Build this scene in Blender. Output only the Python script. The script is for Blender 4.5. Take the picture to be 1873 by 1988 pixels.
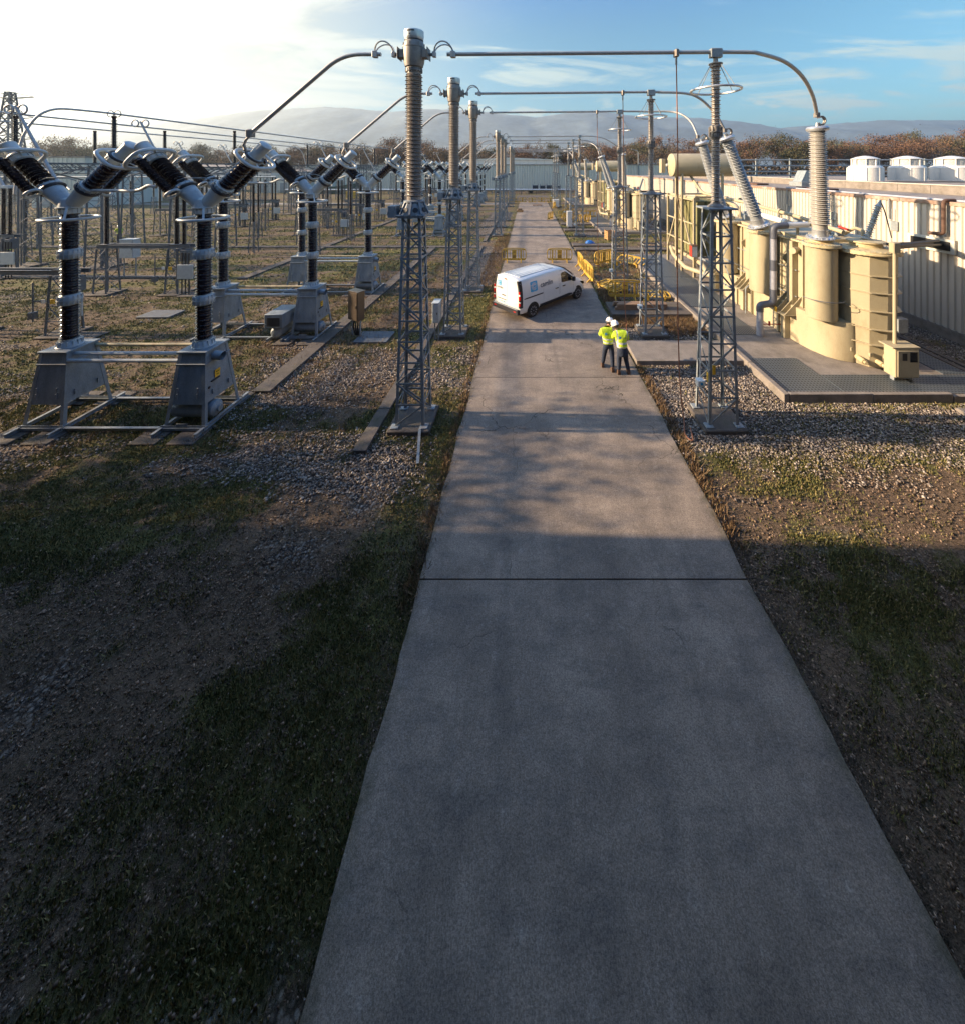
import bpy, math, random
import numpy as np
from mathutils import Vector, Matrix
R = math.radians
random.seed(7)
rng = np.random.default_rng(11)
scene = bpy.context.scene
for o in list(bpy.data.objects): bpy.data.objects.remove(o)
col = scene.collection

# ---------------------------------------------------------------- camera
CAM_Z = 7.3
SHADE_Y = 7.7      # the added off-frame shade block ends here
HAZE = 0.00028
cam_data = bpy.data.cameras.new("camera")
cam = bpy.data.objects.new("camera", cam_data); col.objects.link(cam)
cam.location = (0, 0, CAM_Z); cam.rotation_euler = (R(90), 0, 0)
cam_data.sensor_fit = 'HORIZONTAL'; cam_data.sensor_width = 36
cam_data.lens = 36*715/1873
cam_data.shift_x = -(1026-936.5)/1873
cam_data.shift_y = -(994-324)/1873
cam_data.clip_start = 0.1; cam_data.clip_end = 30000
scene.camera = cam

# ---------------------------------------------------------------- sun and sky
SUN_EL, SUN_AZ = 19.0, -88.5       # azimuth clockwise from +Y: the sun stands far left, a touch ahead
sd = Vector((math.sin(R(SUN_AZ))*math.cos(R(SUN_EL)), math.cos(R(SUN_AZ))*math.cos(R(SUN_EL)), math.sin(R(SUN_EL))))
sun_data = bpy.data.lights.new("sun", 'SUN'); sun_data.energy = 5.0; sun_data.angle = R(0.55)
sun_data.color = (1.0, 0.75, 0.49)
sun = bpy.data.objects.new("sun", sun_data); col.objects.link(sun)
sun.rotation_euler = (-sd).to_track_quat('-Z', 'Y').to_euler()
sun.location = (-40, 0, 40)

world = bpy.data.worlds.new("World"); scene.world = world; world.use_nodes = True
wn = world.node_tree; wn.nodes.clear()
def WN(t, **k):
    n = wn.nodes.new(t)
    for a, b in k.items(): setattr(n, a, b)
    return n
def wmath(op, a, b=None, clamp=False):
    n = WN('ShaderNodeMath', operation=op, use_clamp=clamp)
    for i, v in enumerate((a, b)):
        if v is None: continue
        if isinstance(v, (int, float)): n.inputs[i].default_value = v
        else: wn.links.new(v, n.inputs[i])
    return n.outputs[0]
def wrange(v, a, b, c=0.0, d=1.0, smooth=True):
    n = WN('ShaderNodeMapRange', interpolation_type='SMOOTHSTEP' if smooth else 'LINEAR')
    wn.links.new(v, n.inputs[0])
    for i, x in enumerate((a, b, c, d)): n.inputs[i+1].default_value = x
    return n.outputs[0]
def wmix(f, a, b):
    n = WN('ShaderNodeMix', data_type='RGBA')
    wn.links.new(f, n.inputs[0])
    for s, v in ((6, a), (7, b)):
        if isinstance(v, tuple): n.inputs[s].default_value = (*v, 1)
        else: wn.links.new(v, n.inputs[s])
    return n.outputs[2]
sky = WN('ShaderNodeTexSky', sky_type='NISHITA', sun_disc=False)
sky.sun_elevation = R(SUN_EL); sky.sun_rotation = R(SUN_AZ)
sky.air_density = 1.1; sky.dust_density = 1.2; sky.ozone_density = 2.2; sky.altitude = 300
tc = WN('ShaderNodeTexCoord')
sep = WN('ShaderNodeSeparateXYZ'); wn.links.new(tc.outputs['Generated'], sep.inputs[0])
dx, dy, dz = sep.outputs
# how near a direction is to the sun (the milky glare of thin cloud round it)
dot = WN('ShaderNodeVectorMath', operation='DOT_PRODUCT'); wn.links.new(tc.outputs['Generated'], dot.inputs[0]); dot.inputs[1].default_value = sd
glow = wrange(dot.outputs['Value'], 0.12, 0.86)
# high cirrus on a flat layer overhead
zz = wmath('ADD', wmath('MAXIMUM', dz, 0.0), 0.10)
comb = WN('ShaderNodeCombineXYZ')
wn.links.new(wmath('DIVIDE', dx, zz), comb.inputs[0]); wn.links.new(wmath('DIVIDE', dy, zz), comb.inputs[1])
mp = WN('ShaderNodeMapping'); wn.links.new(comb.outputs[0], mp.inputs[0])
mp.inputs['Rotation'].default_value = (0, 0, R(28)); mp.inputs['Scale'].default_value = (0.55, 1.25, 1.0); mp.inputs['Location'].default_value = (3.3, 1.7, 0)
n1 = WN('ShaderNodeTexNoise'); wn.links.new(mp.outputs[0], n1.inputs[0])
n1.inputs['Scale'].default_value = 1.0; n1.inputs['Detail'].default_value = 9; n1.inputs['Roughness'].default_value = 0.62; n1.inputs['Distortion'].default_value = 1.3
cir_t = wmath('ADD', n1.outputs[0], wmath('MULTIPLY', glow, 0.17))
cirrus = wmath('MULTIPLY', wrange(cir_t, 0.49, 0.64), 0.85)
# low puffs just above the mountains
mp2 = WN('ShaderNodeMapping'); wn.links.new(tc.outputs['Generated'], mp2.inputs[0])
mp2.inputs['Scale'].default_value = (9.0, 9.0, 26.0); mp2.inputs['Location'].default_value = (0.4, 0.0, 0.35)
n2 = WN('ShaderNodeTexNoise'); wn.links.new(mp2.outputs[0], n2.inputs[0])
n2.inputs['Scale'].default_value = 1.0; n2.inputs['Detail'].default_value = 7; n2.inputs['Roughness'].default_value = 0.55
band = wmath('MULTIPLY', wrange(dz, 0.075, 0.12), wrange(dz, 0.20, 0.14))
puff = wmath('MULTIPLY', wrange(wmath('ADD', n2.outputs[0], wmath('MULTIPLY', band, 0.10)), 0.62, 0.72), band)
cloud = wmath('MAXIMUM', cirrus, puff)
veil = wmath('MULTIPLY', wmath('MULTIPLY', glow, 0.95), wrange(dz, 0.75, 0.35))
vcol = wmix(wrange(n1.outputs[0], 0.42, 0.60), (3.9, 3.7, 3.15), (5.5, 5.35, 4.9))
c1 = wmix(cloud, sky.outputs[0], (6.6, 4.7, 4.3))
tint = WN('ShaderNodeMix', data_type='RGBA', blend_type='MULTIPLY'); tint.inputs[0].default_value = 1.0
wn.links.new(c1, tint.inputs[6]); wn.links.new(wmix(wrange(dz, 0.30, 0.62), (0.74, 1.20, 1.18), (0.36, 1.0, 1.85)), tint.inputs[7])
c2 = wmix(veil, tint.outputs[2], vcol)
bg = WN('ShaderNodeBackground'); wn.links.new(c2, bg.inputs[0]); bg.inputs[1].default_value = 0.052
wo = WN('ShaderNodeOutputWorld'); wn.links.new(bg.outputs[0], wo.inputs[0])

scene.view_settings.view_transform = 'Standard'; scene.view_settings.look = 'None'
scene.view_settings.gamma = 1; scene.view_settings.exposure = 1.8
scene.render.resolution_x = 964; scene.render.resolution_y = 1024
scene.cycles.volume_bounces = 0; scene.cycles.max_bounces = 6; scene.cycles.use_denoising = True
scene.cycles.volume_step_rate = 1.0

# ---------------------------------------------------------------- materials
MATS = {}
def material(name, base, rough=0.6, metal=0.0, var=0.12, scale=6.0, dirt=None, dirt_amt=0.0, dirt_scale=2.5, bump=0.0, bump_scale=40.0,
             stretch=(1, 1, 1), fine=0.0, fine_scale=90.0, spec=None, coat=0.0):
    m = bpy.data.materials.new(name); m.use_nodes = True; nt = m.node_tree
    b = nt.nodes['Principled BSDF']; b.inputs['Roughness'].default_value = rough; b.inputs['Metallic'].default_value = metal
    if spec is not None: b.inputs['Specular IOR Level'].default_value = spec
    if coat: b.inputs['Coat Weight'].default_value = coat; b.inputs['Coat Roughness'].default_value = 0.1
    t = nt.nodes.new('ShaderNodeTexCoord'); mpn = nt.nodes.new('ShaderNodeMapping'); nt.links.new(t.outputs['Object'], mpn.inputs[0])
    mpn.inputs['Scale'].default_value = stretch
    def noise(sc, det, rg=0.6):
        n = nt.nodes.new('ShaderNodeTexNoise'); nt.links.new(mpn.outputs[0], n.inputs[0])
        n.inputs['Scale'].default_value = sc; n.inputs['Detail'].default_value = det; n.inputs['Roughness'].default_value = rg
        return n.outputs[0]
    def mapr(v, a, b_, c, d):
        n = nt.nodes.new('ShaderNodeMapRange'); nt.links.new(v, n.inputs[0])
        for i, x in enumerate((a, b_, c, d)): n.inputs[i+1].default_value = x
        return n.outputs[0]
    def mix(f, a, c, blend='MIX'):
        n = nt.nodes.new('ShaderNodeMix'); n.data_type = 'RGBA'; n.blend_type = blend
        if isinstance(f, float): n.inputs[0].default_value = f
        else: nt.links.new(f, n.inputs[0])
        for s, v in ((6, a), (7, c)):
            if isinstance(v, tuple): n.inputs[s].default_value = (*v[:3], 1)
            else: nt.links.new(v, n.inputs[s])
        return n.outputs[2]
    lo = tuple(x*(1-var) for x in base); hi = tuple(min(1, x*(1+var)) for x in base)
    c = mix(mapr(noise(scale, 5), 0.3, 0.7, 0, 1), lo, hi)
    if fine:
        f = mapr(noise(fine_scale, 2, 0.8), 0.35, 0.65, 1-fine, 1+fine)
        cc = nt.nodes.new('ShaderNodeCombineColor')
        for i in range(3): nt.links.new(f, cc.inputs[i])
        c = mix(1.0, c, cc.outputs[0], 'MULTIPLY')
    if dirt is not None:
        c = mix(mapr(noise(dirt_scale, 8, 0.7), 0.52, 0.72, 0, dirt_amt), c, dirt)
    nt.links.new(c, b.inputs['Base Color'])
    if bump:
        bn = nt.nodes.new('ShaderNodeBump'); bn.inputs['Strength'].default_value = bump; bn.inputs['Distance'].default_value = 0.02
        nt.links.new(noise(bump_scale, 4), bn.inputs['Height']); nt.links.new(bn.outputs[0], b.inputs['Normal'])
    MATS[name] = m; return m
galv_dark = material('dull_galvanised_steel', (0.105, 0.12, 0.135), 0.75, 0.0, 0.2, 9, (0.12, 0.08, 0.05), 0.5, 3.0)
galv = material('galvanised_steel', (0.23, 0.26, 0.28), 0.6, 0.1, 0.18, 9, (0.20, 0.13, 0.08), 0.55, 3.0, fine=0.12, fine_scale=60)
galv_box = material('galvanised_sheet', (0.22, 0.26, 0.29), 0.6, 0.15, 0.22, 5, (0.32, 0.34, 0.34), 0.5, 2.2, stretch=(1, 1, 0.35), fine=0.14, fine_scale=50)
alu = material('aluminium_tube', (0.40, 0.39, 0.385), 0.5, 0.3, 0.12, 6)
alu_white = material('pale_painted_casting', (0.44, 0.48, 0.49), 0.42, 0.0, 0.08, 5, (0.20, 0.19, 0.17), 0.45, 3.5, fine=0.05)
alu_bright = material('bright_aluminium', (0.50, 0.52, 0.54), 0.35, 0.6, 0.08, 6)
casting = material('weathered_casting', (0.24, 0.22, 0.20), 0.55, 0.45, 0.22, 7, (0.17, 0.12, 0.08), 0.6, 3.0, fine=0.1)
porc_grey = material('grey_porcelain', (0.33, 0.295, 0.26), 0.34, 0.0, 0.10, 3, (0.15, 0.12, 0.10), 0.5, 2.0, stretch=(1, 1, 3))
porc_blue = material('blue_grey_porcelain', (0.27, 0.29, 0.31), 0.3, 0.0, 0.08, 3)
porc_brown = material('dark_brown_porcelain', (0.020, 0.011, 0.013), 0.16, 0.0, 0.25, 4)
cream = material('cream_tank_paint', (0.385, 0.335, 0.225), 0.5, 0.0, 0.09, 1.3, (0.27, 0.20, 0.115), 0.55, 1.6, stretch=(1, 1, 0.35), fine=0.03, fine_scale=30)
rust_cream = material('rust_marked_paint', (0.50, 0.42, 0.25), 0.6, 0.0, 0.2, 5, (0.25, 0.09, 0.03), 0.85, 3.5)
olive = material('olive_radiator_paint', (0.17, 0.165, 0.075), 0.55, 0.0, 0.15, 3, (0.22, 0.15, 0.08), 0.4, 2.0)
pipe_grey = material('grey_plastic_pipe', (0.10, 0.11, 0.14), 0.5)
pipe_pale = material('pale_plastic_pipe', (0.36, 0.37, 0.42), 0.5)
pipe_white = material('white_plastic_pipe', (0.72, 0.72, 0.70), 0.5)
black = material('black_rubber', (0.012, 0.012, 0.014), 0.6)
blackm = material('black_metal', (0.03, 0.03, 0.035), 0.45, 0.3)
concrete = material('weathered_concrete', (0.21, 0.185, 0.165), 0.9, 0, 0.2, 2.5, (0.09, 0.08, 0.06), 0.7, 1.6, 0.5, 60, fine=0.22, fine_scale=70)
concrete_dk = material('dark_damp_concrete', (0.10, 0.085, 0.075), 0.9, 0, 0.25, 2.5, (0.05, 0.055, 0.03), 0.7, 2.0, 0.5, 60, fine=0.25, fine_scale=70)
wall_cream = material('cream_cladding', (0.50, 0.46, 0.40), 0.55, 0, 0.07, 0.6, (0.27, 0.23, 0.18), 0.5, 1.0, stretch=(1, 1, 0.3))
wall_grey = material('pale_grey_cladding', (0.50, 0.51, 0.47), 0.6, 0, 0.06, 0.4, (0.30, 0.30, 0.26), 0.4, 0.5, stretch=(1, 1, 0.3))
white_paint = material('white_paint', (0.62, 0.61, 0.59), 0.4, 0, 0.04, 3, (0.50, 0.46, 0.40), 0.3, 2.0)
rust = material('rusty_steel', (0.11, 0.062, 0.045), 0.8, 0.1, 0.3, 8, (0.08, 0.04, 0.03), 0.6, 6)
yellow = material('yellow_plastic', (0.52, 0.33, 0.05), 0.5, 0, 0.1, 4, (0.42, 0.28, 0.06), 0.5, 5, fine=0.06)
sign_yellow = material('yellow_sign', (0.80, 0.46, 0.03), 0.5)
sign_white = material('white_sign', (0.75, 0.75, 0.72), 0.5)
rope_m = material('copper_coloured_rope', (0.30, 0.13, 0.075), 0.7, 0, 0.25, 30)
wood = material('weathered_timber', (0.24, 0.155, 0.10), 0.85, 0, 0.3, 4, (0.10, 0.08, 0.06), 0.6, 3, stretch=(0.3, 6, 6), fine=0.15)
wood_y = material('yellow_timber', (0.42, 0.24, 0.10), 0.8, 0, 0.25, 5, (0.16, 0.09, 0.05), 0.5, 4)
blue_tarp = material('blue_tarpaulin', (0.02, 0.13, 0.42), 0.45, 0, 0.25, 9)
steel_br = material('brown_steel_sheet', (0.16, 0.125, 0.095), 0.35, 0.6, 0.2, 2)
dkgreen = material('dark_green_sheet', (0.02, 0.06, 0.05), 0.6)
drum_m = material('navy_drum_paint', (0.02, 0.022, 0.05), 0.5)
red_m = material('red_paint', (0.40, 0.035, 0.02), 0.5)
glass = material('dark_glass', (0.012, 0.016, 0.02), 0.06)
van_white = material('white_car_paint', (0.72, 0.73, 0.72), 0.22, 0, 0.015, 2, coat=0.6)
van_black = material('dark_plastic_trim', (0.02, 0.02, 0.025), 0.5)
tail_red = material('red_lens', (0.45, 0.015, 0.012), 0.15)
logo_blue = material('logo_blue', (0.03, 0.36, 0.66), 0.4)
logo_grey = material('logo_grey', (0.09, 0.11, 0.15), 0.5)
rim_m = material('silver_rim', (0.42, 0.42, 0.44), 0.35, 0.7)
hivis = material('fluorescent_jacket', (0.66, 0.82, 0.04), 0.7, 0, 0.12, 14, bump=0.5, bump_scale=14)
tape = material('reflective_tape', (0.55, 0.56, 0.58), 0.4)
denim = material('navy_trousers', (0.018, 0.028, 0.055), 0.85, 0, 0.3, 18, bump=0.5, bump_scale=16)
skin_m = material('skin', (0.50, 0.28, 0.19), 0.55)
hair_m = material('dark_hair', (0.03, 0.02, 0.015), 0.7)
helmet_m = material('white_helmet', (0.80, 0.79, 0.76), 0.3)
boot_m = material('brown_boots', (0.09, 0.05, 0.032), 0.7)
bark = material('grey_brown_bark', (0.12, 0.09, 0.07), 0.9, 0, 0.25, 3)
def leaf_mat(name, a, b, c):
    m = bpy.data.materials.new(name); m.use_nodes = True; nt = m.node_tree; bs = nt.nodes['Principled BSDF']
    g = nt.nodes.new('ShaderNodeNewGeometry'); r = nt.nodes.new('ShaderNodeValToRGB')
    nt.links.new(g.outputs['Random Per Island'], r.inputs[0]); nt.links.new(r.outputs[0], bs.inputs['Base Color'])
    e = r.color_ramp.elements; e[0].color = (*a, 1); e[1].color = (*c, 1); x = e.new(0.5); x.color = (*b, 1)
    bs.inputs['Roughness'].default_value = 0.8; return m
leaf_r = leaf_mat('rust_leaves', (0.060, 0.034, 0.024), (0.115, 0.058, 0.033), (0.175, 0.095, 0.050))
leaf_b = leaf_mat('brown_leaves', (0.055, 0.04, 0.028), (0.11, 0.07, 0.04), (0.18, 0.12, 0.06))
leaf_g = leaf_mat('dull_green_leaves', (0.035, 0.042, 0.018), (0.07, 0.07, 0.03), (0.12, 0.085, 0.035))
grass_m = leaf_mat('grass_blades', (0.050, 0.056, 0.016), (0.125, 0.125, 0.034), (0.30, 0.235, 0.095))
stone_m = leaf_mat('pebbles', (0.08, 0.065, 0.058), (0.20, 0.165, 0.14), (0.46, 0.40, 0.34))
weed_m = leaf_mat('dry_weeds', (0.08, 0.045, 0.025), (0.16, 0.10, 0.05), (0.28, 0.19, 0.10))

# ---------------------------------------------------------------- mesh helpers
class MB:
    def __init__(s): s.v = []; s.f = []
    def add(s, vs, fs, M=None):
        n = len(s.v)
        s.v += [tuple(M @ Vector(p)) for p in vs] if M is not None else [tuple(p) for p in vs]
        s.f += [tuple(i+n for i in f) for f in fs]
        return s
    def box(s, x0, x1, y0, y1, z0, z1, M=None):
        return s.add([(x0,y0,z0),(x1,y0,z0),(x1,y1,z0),(x0,y1,z0),(x0,y0,z1),(x1,y0,z1),(x1,y1,z1),(x0,y1,z1)],
                     [(3,2,1,0),(4,5,6,7),(0,1,5,4),(1,2,6,5),(2,3,7,6),(3,0,4,7)], M)
    def cbox(s, x0, x1, y0, y1, z0, z1, c=0.01, M=None):      # chamfered top and sides
        rings = []
        for z, i in ((z0, 0), (z1-c, 0), (z1, c)):
            a, b, d, e = x0+i, x1-i, y0+i, y1-i
            rings.append([(a+c,d,z),(b-c,d,z),(b,d+c,z),(b,e-c,z),(b-c,e,z),(a+c,e,z),(a,e-c,z),(a,d+c,z)])
        return s.loft(rings, M)
    def loft(s, rings, M=None, caps=True, closed=True):
        n = len(rings[0]); vs = [p for r in rings for p in r]; fs = []
        for k in range(len(rings)-1):
            for i in range(n if closed else n-1):
                j = (i+1) % n
                fs.append((k*n+i, k*n+j, (k+1)*n+j, (k+1)*n+i))
        if caps and closed:
            fs.append(tuple(range(n-1, -1, -1))); fs.append(tuple((len(rings)-1)*n+i for i in range(n)))
        return s.add(vs, fs, M)
    def prism(s, poly, z0, z1, M=None, axis='z'):
        if axis == 'z': a = [(x, y, z0) for x, y in poly]; b = [(x, y, z1) for x, y in poly]
        elif axis == 'y': a = [(x, z0, y) for x, y in poly]; b = [(x, z1, y) for x, y in poly]
        else: a = [(z0, x, y) for x, y in poly]; b = [(z1, x, y) for x, y in poly]
        return s.loft([a, b], M)
    def bar(s, p, q, w=0.05, h=None, up=(0, 0, 1)):
        p, q = Vector(p), Vector(q); d = q-p; L = d.length
        if L < 1e-6: return s
        d.normalize(); u = Vector(up)
        if abs(d.dot(u)) > 0.95: u = Vector((0, 1, 0))
        a = d.cross(u).normalized(); b = a.cross(d).normalized(); h = h or w
        a *= w/2; b *= h/2
        return s.add([p-a-b, p+a-b, p+a+b, p-a+b, q-a-b, q+a-b, q+a+b, q-a+b],
                     [(3,2,1,0),(4,5,6,7),(0,1,5,4),(1,2,6,5),(2,3,7,6),(3,0,4,7)])
    def angle(s, p, q, w, t, sx, sy):     # L-section standing between p and q
        p, q = Vector(p), Vector(q)
        for ax, ay in ((w, t), (t, w)):
            x0, x1 = sorted((0, sx*ax)); y0, y1 = sorted((0, sy*ay))
            if ax == t: 
                y0, y1 = sorted((sy*t, sy*w))
            c = [(x0,y0),(x1,y0),(x1,y1),(x0,y1)]
            s.loft([[(p.x+a, p.y+b, p.z) for a, b in c], [(q.x+a, q.y+b, q.z) for a, b in c]])
        return s
    def tube(s, pts, r, n=10, closed=False, caps=True, radii=None):
        P = [Vector(p) for p in pts]; m = len(P); rings = []; ref = None
        for i in range(m):
            if closed: t = (P[(i+1) % m]-P[i-1])
            else: t = P[min(i+1, m-1)]-P[max(i-1, 0)]
            t.normalize()
            if ref is None:
                ref = Vector((0, 0, 1)) if abs(t.z) < 0.9 else Vector((0, 1, 0))
                ref = (ref-t*ref.dot(t)).normalized()
            else:
                ref = (ref-t*ref.dot(t))
                ref = ref.normalized() if ref.length > 1e-5 else t.orthogonal().normalized()
            bi = t.cross(ref); rr = radii[i] if radii else r
            rings.append([tuple(P[i]+ref*(rr*math.cos(2*math.pi*k/n))+bi*(rr*math.sin(2*math.pi*k/n))) for k in range(n)])
        if closed:
            nn = len(s.v); s.v += [p for r_ in rings for p in r_]
            for k in range(m):
                kk = (k+1) % m
                for i in range(n):
                    j = (i+1) % n
                    s.f.append((nn+k*n+i, nn+k*n+j, nn+kk*n+j, nn+kk*n+i))
            return s
        return s.loft(rings, caps=caps)
    def lathe(s, prof, n=24, M=None, caps=True, rot=0.0):
        rings = [[(r*math.cos(2*math.pi*k/n+rot), r*math.sin(2*math.pi*k/n+rot), z) for k in range(n)] for r, z in prof]
        return s.loft(rings, M, caps)
    def cyl(s, p, q, r, n=16, r2=None):
        return s.tube([p, q], r, n, radii=[r, r if r2 is None else r2])
    def sxy(s, k, x=0.0, y=0.0):
        s.v = [(x+(p[0]-x)*k, y+(p[1]-y)*k, p[2]) for p in s.v]; return s
    def build(s, name, mat, parent=None, smooth=True, angle=35):
        me = bpy.data.meshes.new(name); me.from_pydata(s.v, [], s.f); me.validate(); me.update()
        if smooth:
            me.shade_smooth(); me.set_sharp_from_angle(angle=R(angle))
        me.materials.append(mat)
        o = bpy.data.objects.new(name, me); col.objects.link(o)
        if parent is not None: o.parent = parent
        return o
def ring_pts(c, rx, ry=None, n=28, M=None):
    ry = ry or rx
    p = [Vector((rx*math.cos(2*math.pi*k/n), ry*math.sin(2*math.pi*k/n), 0)) for k in range(n)]
    if M is not None: p = [M @ q for q in p]
    return [tuple(q+Vector(c)) for q in p]
def spline(pts, per=8, tension=0.5):
    P = [Vector(p) for p in pts]; out = []
    for i in range(len(P)-1):
        p0 = P[max(i-1, 0)]; p1 = P[i]; p2 = P[i+1]; p3 = P[min(i+2, len(P)-1)]
        for k in range(per):
            t = k/per
            out.append(0.5*((2*p1)+(p2-p0)*t+(2*p0-5*p1+4*p2-p3)*t*t+(3*p1-p0-3*p2+p3)*t**3))
    out.append(P[-1]); return [tuple(p) for p in out]
def fillet(pts, rad=0.5, n=6):          # polyline with rounded corners
    P = [Vector(p) for p in pts]; out = [tuple(P[0])]
    for i in range(1, len(P)-1):
        a = (P[i-1]-P[i]); b = (P[i+1]-P[i]); r_ = min(rad, a.length*0.49, b.length*0.49)
        a = P[i]+a.normalized()*r_; b = P[i]+b.normalized()*r_
        for k in range(n+1):
            t = k/n; out.append(tuple(a*(1-t)**2+P[i]*2*t*(1-t)+b*t*t))
    out.append(tuple(P[-1])); return out
def tag(o, label=None, cat=None, group=None, kind=None):
    if label: o['label'] = label
    if cat: o['category'] = cat
    if group: o['group'] = group
    if kind: o['kind'] = kind
    return o
def thing(name, label, cat, loc=(0, 0, 0), rz=0.0, group=None):
    o = bpy.data.objects.new(name, None); col.objects.link(o); o.empty_display_size = 0.3
    o.location = loc; o.rotation_euler = (0, 0, rz); return tag(o, label, cat, group)
def copy_tree(o, label=None, loc=None, rz=None, parent=None):
    kids = [c for c in bpy.data.objects if c.parent == o] if o.name not in KIDS else KIDS[o.name]
    KIDS[o.name] = kids
    c = o.copy(); col.objects.link(c); c.parent = parent
    if label: c['label'] = label
    if loc is not None: c.location = loc
    if rz is not None: c.rotation_euler = (0, 0, rz)
    for k in kids: copy_tree(k, parent=c)
    return c
KIDS = {}
def text_mesh(name, body, size, mat, parent, M, extrude=0.002, bold=0.0):
    cu = bpy.data.curves.new(name, 'FONT'); cu.body = body; cu.size = size; cu.extrude = extrude; cu.offset = bold
    cu.align_x = 'CENTER'; cu.align_y = 'CENTER'
    t = bpy.data.objects.new(name, cu); col.objects.link(t)
    dg = bpy.context.evaluated_depsgraph_get()
    me = bpy.data.meshes.new_from_object(t.evaluated_get(dg)); bpy.data.objects.remove(t)
    me.transform(M); me.materials.clear(); me.materials.append(mat)
    o = bpy.data.objects.new(name, me); col.objects.link(o)
    if parent is not None: o.parent = parent
    return o
ORD = ['nearest', 'second nearest', 'third nearest', 'fourth', 'fifth', 'sixth', 'seventh', 'eighth', 'ninth']
PH = [10.6, 16.25, 21.9]; GP = 28.7
PHASES = [p+GP*g for g in range(3) for p in PH]
def sheds(z0, z1, rc, rs, pitch, rs2=None, taper=0.0):
    """profile of a shedded insulator between z0 and z1"""
    n = max(3, int(round((z1-z0)/pitch))); p = (z1-z0)/n; pr = [(rc, z0)]
    for i in range(n):
        a = z0+i*p; k = 1-taper*i/n; r_ = (rs if (rs2 is None or i % 2 == 0) else rs2)*k
        pr += [(rc*k, a+p*0.22), (r_, a+p*0.42), (r_*0.985, a+p*0.52), (rc*k*1.04, a+p*0.86)]
    pr.append((rc*(1-taper), z1)); return pr
# ================================================================ GROUND
def vnoise(x, y, seed=0):
    x = np.asarray(x, float); y = np.asarray(y, float)
    xi = np.floor(x).astype(np.int64); yi = np.floor(y).astype(np.int64); xf = x-xi; yf = y-yi
    def h(a, b):
        n = (a*374761393+b*668265263+seed*974634777) & 0xffffffff
        n = ((n ^ (n >> 13))*1274126177) & 0xffffffff
        return ((n ^ (n >> 16)) & 0xffff)/65535.0
    u = xf*xf*(3-2*xf); v = yf*yf*(3-2*yf)
    return (h(xi, yi)*(1-u)+h(xi+1, yi)*u)*(1-v)+(h(xi, yi+1)*(1-u)+h(xi+1, yi+1)*u)*v
def fbm(x, y, oct=4, seed=0):
    s = 0; a = 1; t = 0
    for k in range(oct):
        s = s+a*vnoise(x*2**k, y*2**k, seed+k); t += a; a *= 0.55
    return s/t
def box_mask(x, y, x0, x1, y0, y1, soft=0.5):
    f = lambda v, a, b: np.clip((v-a)/soft+0.5, 0, 1)*np.clip((b-v)/soft+0.5, 0, 1)
    return f(x, x0, x1)*f(y, y0, y1)
ROAD_L, ROAD_R = -1.92, 3.88
def gravel_at(x, y):
    g = np.clip((fbm(x*0.45+3, y*1.0, 6, 5)-0.50)*3.5, 0, 1)*0.7
    for b, s in (((4.1, 8.2, 9.3, 13.7), 1.0), ((7, 26, 9.5, 11.4), 0.9), ((-7.5, -2.9, 8.4, 9.9), 0.65), ((4.2, 8.1, 15.3, 17.4), 0.75),
                 ((4.3, 8.3, 20.2, 24.5), 0.8), ((-4.2, -2.2, 22.5, 34), 0.9), ((-8.8, -4.6, 11, 14.5), 0.45), ((5, 10.5, 38.5, 41.5), 0.9), ((-6, -2.5, 40, 60), 0.7),
                 ((15.3, 18, 12, 60), 0.5), ((-3, 5, 78, 96), 0.6)):
        m = box_mask(x, y, *b, soft=1.0)
        g = np.maximum(g, np.clip(m*s*1.3+(fbm(x*1.3, y*1.3, 3, 9)-0.5)*1.6*(m > 0.02), 0, 1)*(m > 0.02))
    return g
def streak(x, y, f, oct=5, seed=0):
    u = 0.90*x+0.436*y; v = -0.436*x+0.90*y      # patches drawn out along one direction, as mown and driven ground is
    return fbm(u*f*0.45, v*f, oct, seed)
def blob(x, y, cx, cy, a, L, W):
    u = math.cos(a)*(x-cx)+math.sin(a)*(y-cy); v = -math.sin(a)*(x-cx)+math.cos(a)*(y-cy)
    return np.exp(-(u/L)**2-(v/W)**2)
def green_at(x, y):
    n = 0.45*streak(x, y, 0.7, 5, 21)+0.30*fbm(x*1.9+7, y*2.4, 4, 29)+0.25*fbm(x*6, y*7, 3, 31)
    near = np.clip((9.6-y)/1.5, 0, 1)
    g = np.clip((n-0.405-0.085*near)*6.0, 0, 1)
    broad = 0.9*blob(x, y, -8.2, 7.8, 0.46, 4.5, 0.9)+0.8*blob(x, y, 5.6, 6.2, 1.2, 2.2, 0.7)+0.5*blob(x, y, -4.2, 4.2, 0.9, 2.2, 0.8)+0.5*blob(x, y, 7.5, 10, 0.1, 6, 0.7)
    bare = blob(x, y, -4.8, 7.6, 0.7, 2.4, 1.4)+blob(x, y, 8.5, 8.4, 0.1, 3.5, 0.8)+0.8*blob(x, y, -9, 5.4, 0.3, 3, 0.7)
    g = np.clip(g+broad*(0.35+0.9*(n > 0.44))-0.85*bare*near, 0, 1)
    edge = box_mask(x, y, -3.3, -1.8, 0, 80, 0.9)
    g = np.maximum(g, edge*np.clip(0.1+1.1*fbm(x*2.5, y*2.5, 4, 33), 0, 1))
    far = np.clip((y-30)/30, 0, 1)
    return np.clip(g*(1-0.2*far), 0, 1)
def nonuni(a, b, fine0, fine1, step, grow):
    v = list(np.arange(fine0, fine1, step)); s = step; p = v[-1]
    while p < b: s *= grow; p += s; v.append(p)
    s = step; p = v[0]; lo = []
    while p > a: s *= grow; p -= s; lo.append(p)
    return np.array(lo[::-1]+v)
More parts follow.
